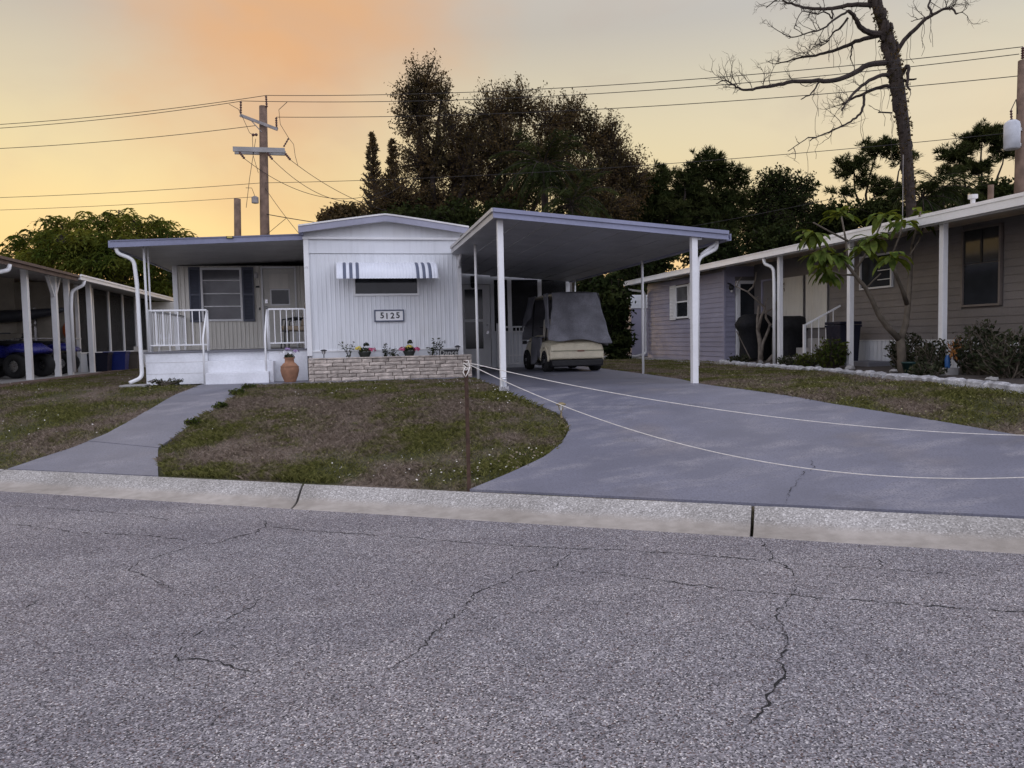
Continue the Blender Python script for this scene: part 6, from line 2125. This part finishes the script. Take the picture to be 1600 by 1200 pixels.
for i, b in enumerate(HEDGES):
    tree('shrub', HL[i], 'shrub', base_of(b), b, LEAF_SHRUB if i else LEAF_OAK, BARK, .10, 420 if len(b) > 1 else 260, 26 if i > 3 else 20, .085, .5, 60 + i, 'background shrubs', fork=.3)


def norfolk(tip, foot, label, seed):
    R = random.Random(seed)
    t = thing('norfolk_pine', (foot[0], foot[1], ZG), label, 'tree', 'slim conifers')
    w = MB()
    tip, ft = Vector(tip), Vector((foot[0], foot[1], ZG))
    w.tube([ft, tip], [.13, .015], 7)
    H_ = tip.z - foot[2]
    C_, Dr = [], []
    z = .15
    while z < H_ + .3:
        Lb0 = .07 + .60 * min(1.15, z / H_) ** .85
        f = 1 - z / (tip.z - ZG)
        p0 = ft.lerp(tip, f)
        a0 = R.uniform(0, 6)
        for k in range(6):
            a = a0 + k * 2 * math.pi / 7 + R.gauss(0, .25)
            Lb = Lb0 * R.uniform(.75, 1.15)
            p = p0 + Vector((0, 0, R.gauss(0, .05)))
            v = Vector((math.cos(a), math.sin(a), 0))
            pts = [p + v * Lb * g + Vector((0, 0, Lb * (.55 * g * g + .12 * g))) for g in (0, .35, .7, 1)]
            w.tube(pts, [.028, .045, .042, .02], 5)
            for g in range(22):
                f2 = R.uniform(.25, 1)
                q_ = p + v * Lb * f2 + Vector((0, 0, Lb * (.55 * f2 * f2 + .12 * f2)))
                n_ = in_ball(R).normalized()
                C_.append(tuple(q_ + n_ * .075))
                Dr.append(tuple(n_ + v * .5 + Vector((0, 0, .8))))
        z += R.uniform(.15, .26)
    w.build('trunk', M('conifer_wood', (.06, .045, .026), .9, .3), t)
    V, F = leaf_quads(C_, .075, .3, seed, Dr)
    leafy('crown', V, F, LEAF_OAK, t)


norfolk(NORFOLK[0][0], NORFOLK[0][1], 'slim tiered conifer standing alone, nearer the utility pole', 5)
norfolk(NORFOLK[1][0], NORFOLK[1][1], 'slim tiered conifer touching the tallest oak', 6)


def palm(c, label, seed, fl=1.5, n=30, droop=.9):
    R = random.Random(seed)
    t = thing('palm_tree', (c[0], c[1], ZG), label, 'tree', 'palms behind the houses')
    w = MB().tube([(c[0], c[1], ZG), (c[0] + .05, c[1], (ZG + c[2]) / 2), c], [.17, .14, .13], 9)
    C_, Dr = [], []
    for k in range(n):
        a = R.uniform(0, 6.283)
        e0 = R.uniform(-.5, 1.25)
        v = Vector((math.cos(a) * math.cos(e0), math.sin(a) * math.cos(e0), math.sin(e0)))
        pts = []
        p = Vector(c)
        d = v.copy()
        L = fl * R.uniform(.8, 1.1)
        for i in range(7):
            pts.append(p.copy())
            p += d * L / 6
            d = (d + Vector((0, 0, -droop * .28))).normalized()
        w.tube(pts, [.022 - .0028 * i for i in range(7)], 4, cap=False)
        side = d.cross(Vector((0, 0, 1)))
        side = side.normalized() if side.length > .01 else Vector((1, 0, 0))
        for i in range(1, 6):
            for h in range(9):
                f = h / 9
                q_ = pts[i].lerp(pts[i + 1], f)
                dd = (pts[i + 1] - pts[i]).normalized()
                for s_ in (-1, 1):
                    v2 = (side * s_ * .8 + dd * .9 + Vector((0, 0, -.35 - .5 * R.random()))).normalized()
                    C_.append(tuple(q_ + v2 * .2))
                    Dr.append(tuple(v2))
    w.build('trunk', BARK, t)
    V, F = leaf_quads(C_, .22, .055, seed, Dr)
    leafy('crown', V, F, LEAF_PALM, t)


PL = ['tall palm with hanging fronds in front of the middle oak', 'lower palm with arching fronds just above the carport roof', 'palm right of the dead trunk, above the grey roof', 'palm below the pole transformer, above the grey roof', 'palm crown at the foot of the dead trunk']
for i, c in enumerate(PALMS):
    palm(c, PL[i], 80 + i, 1.9 if i < 2 else 1.5, 34 if i < 2 else 26)

# dead tree
R = random.Random(91)
dtree = thing('dead_tree', (DEAD_TRUNK[0][0], DEAD_TRUNK[0][1], ZG), 'huge leafless dead tree with crooked limbs above the grey house', 'tree')
w = MB().tube([(DEAD_TRUNK[0][0], DEAD_TRUNK[0][1], ZG)] + [p[:3] for p in DEAD_TRUNK], [.42] + [p[3] for p in DEAD_TRUNK], 12)
for _ in range(46):
    i = R.randrange(1, len(DEAD_TRUNK) - 2)
    f = R.random()
    p = Vector(DEAD_TRUNK[i][:3]).lerp(Vector(DEAD_TRUNK[i + 1][:3]), f)
    a = R.uniform(0, 6.283)
    rr = DEAD_TRUNK[i][3]
    w.ball(p + Vector((math.cos(a), math.sin(a), 0)) * rr * .8, R.uniform(.06, .16), R.uniform(.06, .16), R.uniform(.12, .4), 6, 4)
w.build('trunk', BARK, dtree)
C_ = []
for _ in range(900):
    i = R.randrange(1, len(DEAD_TRUNK) - 3)
    p = Vector(DEAD_TRUNK[i][:3]).lerp(Vector(DEAD_TRUNK[i + 1][:3]), R.random())
    a = R.uniform(0, 6.283)
    C_.append(tuple(p + Vector((math.cos(a), math.sin(a), 0)) * DEAD_TRUNK[i][3] * R.uniform(.95, 1.35) + Vector((0, 0, R.gauss(0, .1)))))
V, F = leaf_quads(C_, .06, .5, 3)
leafy('clinging_vine', V, F, LEAF_OAK, dtree)
vine = MB()


def twigs(p, d, L, r, lev, mb):
    pts = [p.copy()]
    q_ = p.copy()
    dd = d.copy()
    for i in range(4):
        dd = (dd + Vector((R.gauss(0, .28), R.gauss(0, .28), R.gauss(.06, .25)))).normalized()
        q_ = q_ + dd * L / 4
        pts.append(q_.copy())
        if lev > 0 and R.random() < .75:
            twigs(q_, (dd + Vector((R.gauss(0, .7), R.gauss(0, .7), R.gauss(.1, .6)))).normalized(), L * R.uniform(.4, .7), r * .6, lev - 1, mb)
    mb.tube(pts, [r, r * .85, r * .7, r * .55, r * .35], 4, cap=False)


for li, limb in enumerate(DEAD_LIMBS):
    mb = MB()
    P = [Vector(p[:3]) for p in limb]
    rr = [max(.014, p[3] * 1.0) for p in limb]
    Q, qr = [], []
    for i in range(len(P) - 1):
        for k in range(4):
            f = k / 4
            a, b, c, d = P[max(i - 1, 0)], P[i], P[i + 1], P[min(i + 2, len(P) - 1)]
            q_ = .5 * ((2 * b) + (c - a) * f + (2 * a - 5 * b + 4 * c - d) * f * f + (3 * b - a - 3 * c + d) * f ** 3)
            Q.append(q_ + Vector((R.gauss(0, .012), R.gauss(0, .012), R.gauss(0, .012))))
            qr.append(rr[i] + (rr[i + 1] - rr[i]) * f)
    Q.append(P[-1])
    qr.append(rr[-1])
    mb.tube(Q, qr, 7)
    nq = len(Q)
    long_ = li in (4, 6, 8, 9, 10, 14, 15, 0, 1, 11)
    for k in range(int(nq * (.42 if long_ else .2))):
        j = R.randrange(int(nq * .35), nq)
        dd = (Q[min(j + 1, nq - 1)] - Q[j - 1]).normalized()
        v = (dd * .6 + Vector((R.gauss(0, .7), R.gauss(0, .7), R.gauss(.25, .6)))).normalized()
        twigs(Q[j], v, R.uniform(.3, .9), .014, 2 if long_ else 1, mb)
    mb.build('limb', BARK, dtree)
    for k in range(2):
        j = R.randrange(0, max(1, nq // 2))
        L = R.uniform(.5, 1.8)
        p = Q[j]
        vine.tube([p + Vector((R.gauss(0, .04), R.gauss(0, .04), -L * i / 5)) for i in range(6)], .008, 3, cap=False)
vine.build('hanging_vine', BARK, dtree)

# bare frangipani in the bed and the leafy one beside it
bs = thing('bare_frangipani', (BARE[0][0][0], BARE[0][0][1], ZG), 'bare grey frangipani shrub with thick forked branches in the garden bed', 'shrub')
for b in BARE:
    w = MB()
    P = [Vector(p[:3]) for p in b]
    w.tube(P, [max(.012, p[3]) for p in b], 8)
    w.ball(P[-1], max(.014, b[-1][3]) * 1.25, n=6, k=4)
    w.build('branch', BARKP, bs, smooth=True)
pm = thing('frangipani_tree', (PLUM[0][0][0], PLUM[0][0][1], ZG), 'small frangipani tree with long green leaves in front of the taupe siding', 'tree')
w = MB()
for b in PLUM:
    w.tube([p[:3] for p in b], [max(.012, p[3]) for p in b], 9)
pb = PLUM[0][0]
w.tube([(pb[0], pb[1], ZG - .05), pb[:3]], [pb[3] * 1.1, pb[3]], 9)
w.build('trunk', BARKG, pm, smooth=True)


def long_leaf(p, d, L, wd, droop, mb):
    d = d.normalized()
    side = d.cross(Vector((0, 0, 1)))
    side = side.normalized() if side.length > .05 else Vector((1, 0, 0))
    nrm_ = side.cross(d).normalized()
    pr = [(0, .02), (.18, .45), (.45, .95), (.7, 1.), (.88, .6), (1., .04)]
    rows = []
    q_ = p.copy()
    prev = 0
    dd = d.copy()
    for f, wf in pr:
        q_ = q_ + dd * L * (f - prev)
        dd = (dd + Vector((0, 0, -droop * (f - prev)))).normalized()
        prev = f
        rows.append([q_ - side * wd * wf / 2 + nrm_ * wd * wf * .14, q_, q_ + side * wd * wf / 2 + nrm_ * wd * wf * .14])
    for a, b in zip(rows[:-1], rows[1:]):
        mb.quad(a[0], a[1], b[1], b[0])
        mb.quad(a[1], a[2], b[2], b[1])


R = random.Random(17)
leafv = []
for i, tpt in enumerate(PLUM_TIPS):
    for k in range(24 if i in (0, 2, 7, 11) else 16):
        mb = MB()
        a = R.uniform(0, 6.283)
        v = Vector((math.cos(a), math.sin(a), R.uniform(-.5, .9)))
        if i in (0, 2, 7, 11):
            v += Vector((-.35, -.1, -.25))
        L = R.uniform(.24, .42)
        long_leaf(Vector(tpt) + in_ball(R) * .05, v, L, L * .27, R.uniform(.9, 2.2), mb)
        mb.build('leaf', LEAF_PLUM, pm, smooth=True)


def bush(x, y, rx, rz, n, ls, mat, label, seed, z=None, name='garden_bush', cat='bush', aspect=.45):
    z = gz(x, y) + .04 if z is None else z
    q = random.Random(seed)
    t = thing(name, (x, y, z), label, cat)
    w = MB()
    C_ = []
    n = int(n * 1.7)
    for i in range(int(n / 9)):
        d = in_ball(q)
        d = d.normalized() * d.length ** .4
        e = Vector((x + d.x * rx, y + d.y * rx * .8, z + rz * (1 + d.z) * .95 + .03))
        tw = curve((x + q.gauss(0, rx * .15), y + q.gauss(0, rx * .15), z - .02), e, .12, 4, q)
        w.tube(tw, [.012, .010, .008, .006, .004], 4, cap=False)
        for _ in range(9):
            C_.append(tuple(tw[2].lerp(tw[4], q.uniform(.1, 1.05)) + in_ball(q) * ls * 1.6))
    w.build('stems', BARKG if mat is LEAF_DARKB else BARK, t)
    V, F = leaf_quads(C_, ls, aspect, seed)
    leafy('foliage', V, F, mat, t)
    return t


bush(8.80, 12.75, .34, .30, 700, .040, LEAF_BUSH, 'light green leafy bush in front of the navy bins', 1)
bush(8.72, 13.4, .30, .14, 300, .035, LEAF_BUSH, 'low yellowish green plant beside the light green bush', 2)
bush(8.85, 14.1, .34, .11, 260, .035, LEAF_DARKB, 'low dark ground plant between the frangipani shrub and the green bush', 3)
bush(9.15, 11.2, .36, .34, 480, .038, LEAF_DARKB, 'tangled twiggy bush behind the frangipani trunk', 4)
bush(8.75, 10.15, .30, .28, 420, .036, LEAF_DARKB, 'dark leafy bush at the foot of the white porch post', 5)
bush(9.05, 9.55, .42, .42, 900, .040, LEAF_DARKB, 'large dark bush under the tall window of the grey house', 6)
bush(8.75, 8.75, .45, .34, 800, .040, LEAF_DARKB, 'dark spreading bush at the right edge of the garden bed', 7)
bush(9.35, 8.7, .40, .48, 700, .040, LEAF_DARKB, 'tall dark bush against the siding at the right edge', 8)
bush(8.1, 9.5, .30, .10, 240, .035, LEAF_DARKB, 'low dark ground cover just behind the white edging', 9)
bush(8.72, 9.66, .10, .16, 110, .032, M('croton_leaf', (.30, .13, .03), .6, .6, 9), 'croton with orange and red leaves among the dark bushes', 10, z=ZG + .28, name='croton', aspect=.35)
bush(8.95, 16.5, .30, .09, 200, .035, LEAF_DARKB, 'low dark plant at the foot of the bare frangipani', 12)
bush(-3.2, 14.75, .34, .03, 160, .022, LEAF_DARKB, 'creeping weeds along the foot of the porch wall', 13, name='weeds', cat='weeds')
for i, (x, y, rx) in enumerate([(-1.70, 12.5, .15), (-1.80, 11.5, .11), (-2.0, 10.6, .10), (-1.60, 13.1, .12)]):
    bush(x, y, rx, .035, 200, .022, LEAF_BUSH, ['creeping weed spilling onto the walkway, largest clump', 'creeping weed at the walkway bend, middle clump', 'creeping weed at the walkway edge closest to the street', 'creeping weed at the walkway edge closest to the steps'][i], 30 + i, z=gz(x, y) - .01, name='creeping_weed', cat='weed')
px_ = thing('garden_pot', (8.35, 10.15, ZG + .05), 'dark teal pot in the garden bed behind the edging', 'pot')
MB().lathe((8.35, 10.15, ZG + .05), [(.08, 0), (.12, .17), (.13, .17), (.13, .19)], 14).build('body', M('dark_teal', (.01, .035, .035), .4), px_, smooth=True)
MB().lathe((8.35, 10.15, ZG + .20), [(.11, 0), (.11, .02)], 14).build('soil', M('pot_soil', (.04, .03, .025), .95), px_)
bb = thing('blue_jug', (8.70, 9.80, ZG + .18), 'bright blue jug among the bushes beside the white porch post', 'jug')
MB().lathe((8.70, 9.80, ZG + .15), [(.034, 0), (.038, .02), (.038, .14), (.025, .17), (.025, .19)], 12).build('body', M('bright_blue', (.025, .10, .28), .4), bb, smooth=True)
MB().box(8.60, 8.80, 9.70, 9.90, ZG + .02, ZG + .148).build('stand', SLABC, bb)
r = random.Random(44)
for i in range(7):
    y = 8.3 + i * 1.25
    x = np.interp(y, [7.4, 9.06, 10.84, 13.1, 15.7], [7.62, 7.74, 8.07, 8.39, 8.61]) + r.uniform(.2, .55)
    mb = MB()
    mb.ball((x, y, gz(x, y) + .07), r.uniform(.05, .11), r.uniform(.05, .10), r.uniform(.03, .06), 7, 4)
    mb.v = [(a + r.uniform(-.012, .012), b + r.uniform(-.012, .012), c + r.uniform(-.01, .01)) for a, b, c in mb.v]
    tag(mb.build('garden_rock', SLABC), 'small pale rock lying in the garden bed behind the white edging', 'rock', 'rocks in the garden bed')

# ------------------------------------------------------------------ utility poles and lines
up_ = thing('utility_pole', (-2.72, 28.6, ZG), 'tall wooden utility pole with crossarms behind the porch roof', 'utility pole')
MB().tube([(-2.80, 28.55, ZG), (-2.72, 28.62, 6), (-2.63, 28.7, 9.78)], [.19, .16, .135], 12).build('shaft', WOODP, up_, smooth=True)
arm = MB().bar((-3.40, 28.62, 9.42), (-2.15, 28.40, 8.92), .09, .10)
arm.bar((-3.05, 28.55, 9.25), (-2.70, 28.55, 8.85), .03)
arm.build('slanted_crossarm', GREYARM, up_)
MB().box(-3.66, -1.93, 28.36, 28.44, 8.12, 8.28).box(-3.66, -1.93, 28.76, 28.84, 8.12, 8.28).build('level_crossarm', M('pale_arm', (.30, .29, .28), .6), up_)


def insulator(p, q, parent, r_=.045, n=5):
    p, q = Vector(p), Vector(q)
    mb = MB()
    pts, rr = [], []
    for i in range(n * 2 + 1):
        pts.append(p.lerp(q, i / (n * 2)))
        rr.append(r_ if i % 2 else r_ * .45)
    mb.tube(pts, rr, 8)
    return mb.build('insulator', PORC, parent)


insulator((-3.38, 28.62, 9.47), (-3.36, 28.62, 9.90), up_)
insulator((-2.50, 28.6, 9.72), (-2.51, 28.6, 10.12), up_)
insulator((-2.18, 28.4, 8.96), (-2.18, 28.4, 9.33), up_)
for x in (-3.45, -2.52, -1.92):
    insulator((x, 28.4, 8.10), (x + .17, 28.3, 7.86), up_, .05, 4)
insulator((-1.97, 28.4, 8.32), (-1.78, 28.35, 8.62), up_, .035, 4)
insulator((-3.02, 28.4, 8.70), (-2.82, 28.4, 8.72), up_, .06, 2)
MB().lathe((-3.0, 28.45, 6.35), [(.04, 0), (.12, .02), (.12, .22), (.05, .26)], 12).build('can', GREYARM, up_)
jw = MB()
for P in ([(-3.75, 28.6, 9.78), (-3.45, 28.6, 9.62), (-3.3, 28.55, 9.3), (-3.1, 28.5, 8.8), (-3.0, 28.4, 8.72)], [(-1.80, 28.5, 9.90), (-2.08, 28.4, 9.60), (-2.05, 28.4, 9.1), (-1.78, 28.35, 8.62)], [(-1.78, 28.35, 8.62), (-1.62, 28.3, 8.4), (-1.58, 28.3, 8.0), (-1.5, 28.3, 7.66)],
          [(-3.0, 28.4, 8.7), (-3.0, 28.4, 8.0), (-2.85, 28.4, 7.4)], [(-2.9, 28.5, 8.6), (-3.15, 28.4, 7.2), (-3.3, 28.4, 6.2)], [(-3.3, 28.5, 6.9), (-3.1, 28.5, 6.9), (-3.0, 28.5, 6.6)]):
    jw.tube(P, .011, 4)
jw.build('jumper_wire', CABLE, up_)
sp = MB().tube([(-3.72, 28.7, ZG), (-3.66, 28.7, 5.2), (-3.62, 28.7, 6.55)], [.13, .12, .115], 10)
tag(sp.build('short_pole', WOODP, smooth=True), 'shorter wooden pole stub next to the utility pole', 'utility pole')
up2 = thing('transformer_pole', (17.4, 17.15, ZG), 'wooden utility pole with grey transformer behind the grey roof', 'utility pole')
MB().tube([(17.30, 17.1, ZG), (17.45, 17.2, 8.40)], [.17, .12], 12).build('shaft', WOODP, up2, smooth=True)
insulator((17.38, 17.15, 8.42), (17.38, 17.15, 8.72), up2, .05)
MB().lathe((16.92, 16.98, 6.05), [(.15, 0), (.19, .03), (.19, .62), (.175, .64), (.175, .68), (.10, .74)], 20).build('transformer', M('pale_grey_tank', (.50, .52, .56), .4), up2, smooth=True)
insulator((16.9, 16.98, 6.78), (16.88, 16.98, 7.05), up2, .035, 4)
MB().bar((17.2, 17.05, 6.2), (17.4, 17.15, 6.2), .08).bar((17.2, 17.05, 6.6), (17.4, 17.15, 6.6), .08).build('bracket', STEEL, up2)
MB().tube([(16.88, 16.98, 7.05), (17.1, 17.05, 7.35), (17.2, 17.1, 7.0)], .012, 4).build('jumper_wire', CABLE, up2)
an = MB().tube([(13.0, 16.1, 3.6), (13.0, 16.1, 5.6)], .008, 5)
tag(an.build('antenna_mast', GREYARM), 'thin antenna mast rising above the grey house roof', 'antenna')


def wire(p, q, sag, label, r_=.011, group='overhead lines'):
    tag(MB().tube(catenary(p, q, sag, 36), r_, 5).build('overhead_line', CABLE), label, 'power line', group)


wire((-2.51, 28.6, 10.13), (17.38, 17.15, 8.73), .35, 'topmost overhead line running right from the utility pole to the transformer pole')
wire((-3.36, 28.62, 9.91), (17.42, 17.3, 8.60), .42, 'second overhead line running right from the utility pole, just under the topmost')
wire((-2.18, 28.4, 9.34), (17.45, 17.2, 8.02), .30, 'third overhead line running right from the utility pole crossarm')
wire((-2.80, 28.6, 7.10), (17.35, 17.1, 6.55), .25, 'lowest overhead line passing behind the oak tops to the transformer', .009)
wire((-2.51, 28.6, 10.13), (-23.0, 33.5, 9.6), .5, 'topmost overhead line running left from the utility pole')
wire((-3.36, 28.62, 9.90), (-23.0, 33.7, 9.55), .5, 'second overhead line running left, hugging the topmost one')
wire((-2.90, 28.5, 9.05), (-23.0, 33.2, 8.8), .45, 'third overhead line running left from the utility pole')
wire((-2.80, 28.6, 7.10), (-23.0, 33.2, 7.0), .25, 'fourth overhead line running left, low on the utility pole', .009)
wire((-2.95, 28.6, 6.62), (-23.0, 33.2, 6.5), .2, 'lowest overhead line running left above the feathery tree', .008)
for i, (x, q, s_) in enumerate([(-3.28, (1.6, 29.5, 7.1), .75), (-2.35, (2.2, 29.5, 7.3), 1.0), (-1.75, (2.4, 29.5, 6.2), .35)]):
    wire((x, 28.3, 7.86), q, s_, ['sagging service line from the far end of the level crossarm', 'sagging service line from the middle of the level crossarm', 'sagging service line from the near end of the level crossarm'][i], .010)
wire((-2.65, 28.5, 6.9), (-1.4, 26.5, 5.0), .05, 'service drop slanting down to the porch roof', .009)
wire((-2.65, 28.5, 6.0), (3.2, 27.5, 5.2), .1, 'thick service cable passing over the mobile home roof', .014)
wire((-2.65, 28.5, 5.3), (-1.9, 27.5, 5.72), .0, 'short cable rising to the service cable bend', .009)
wire((6.0, 32, 5.0), (17.3, 24, 6.2), .2, 'thin line crossing the dark thicket behind the carport', .010)
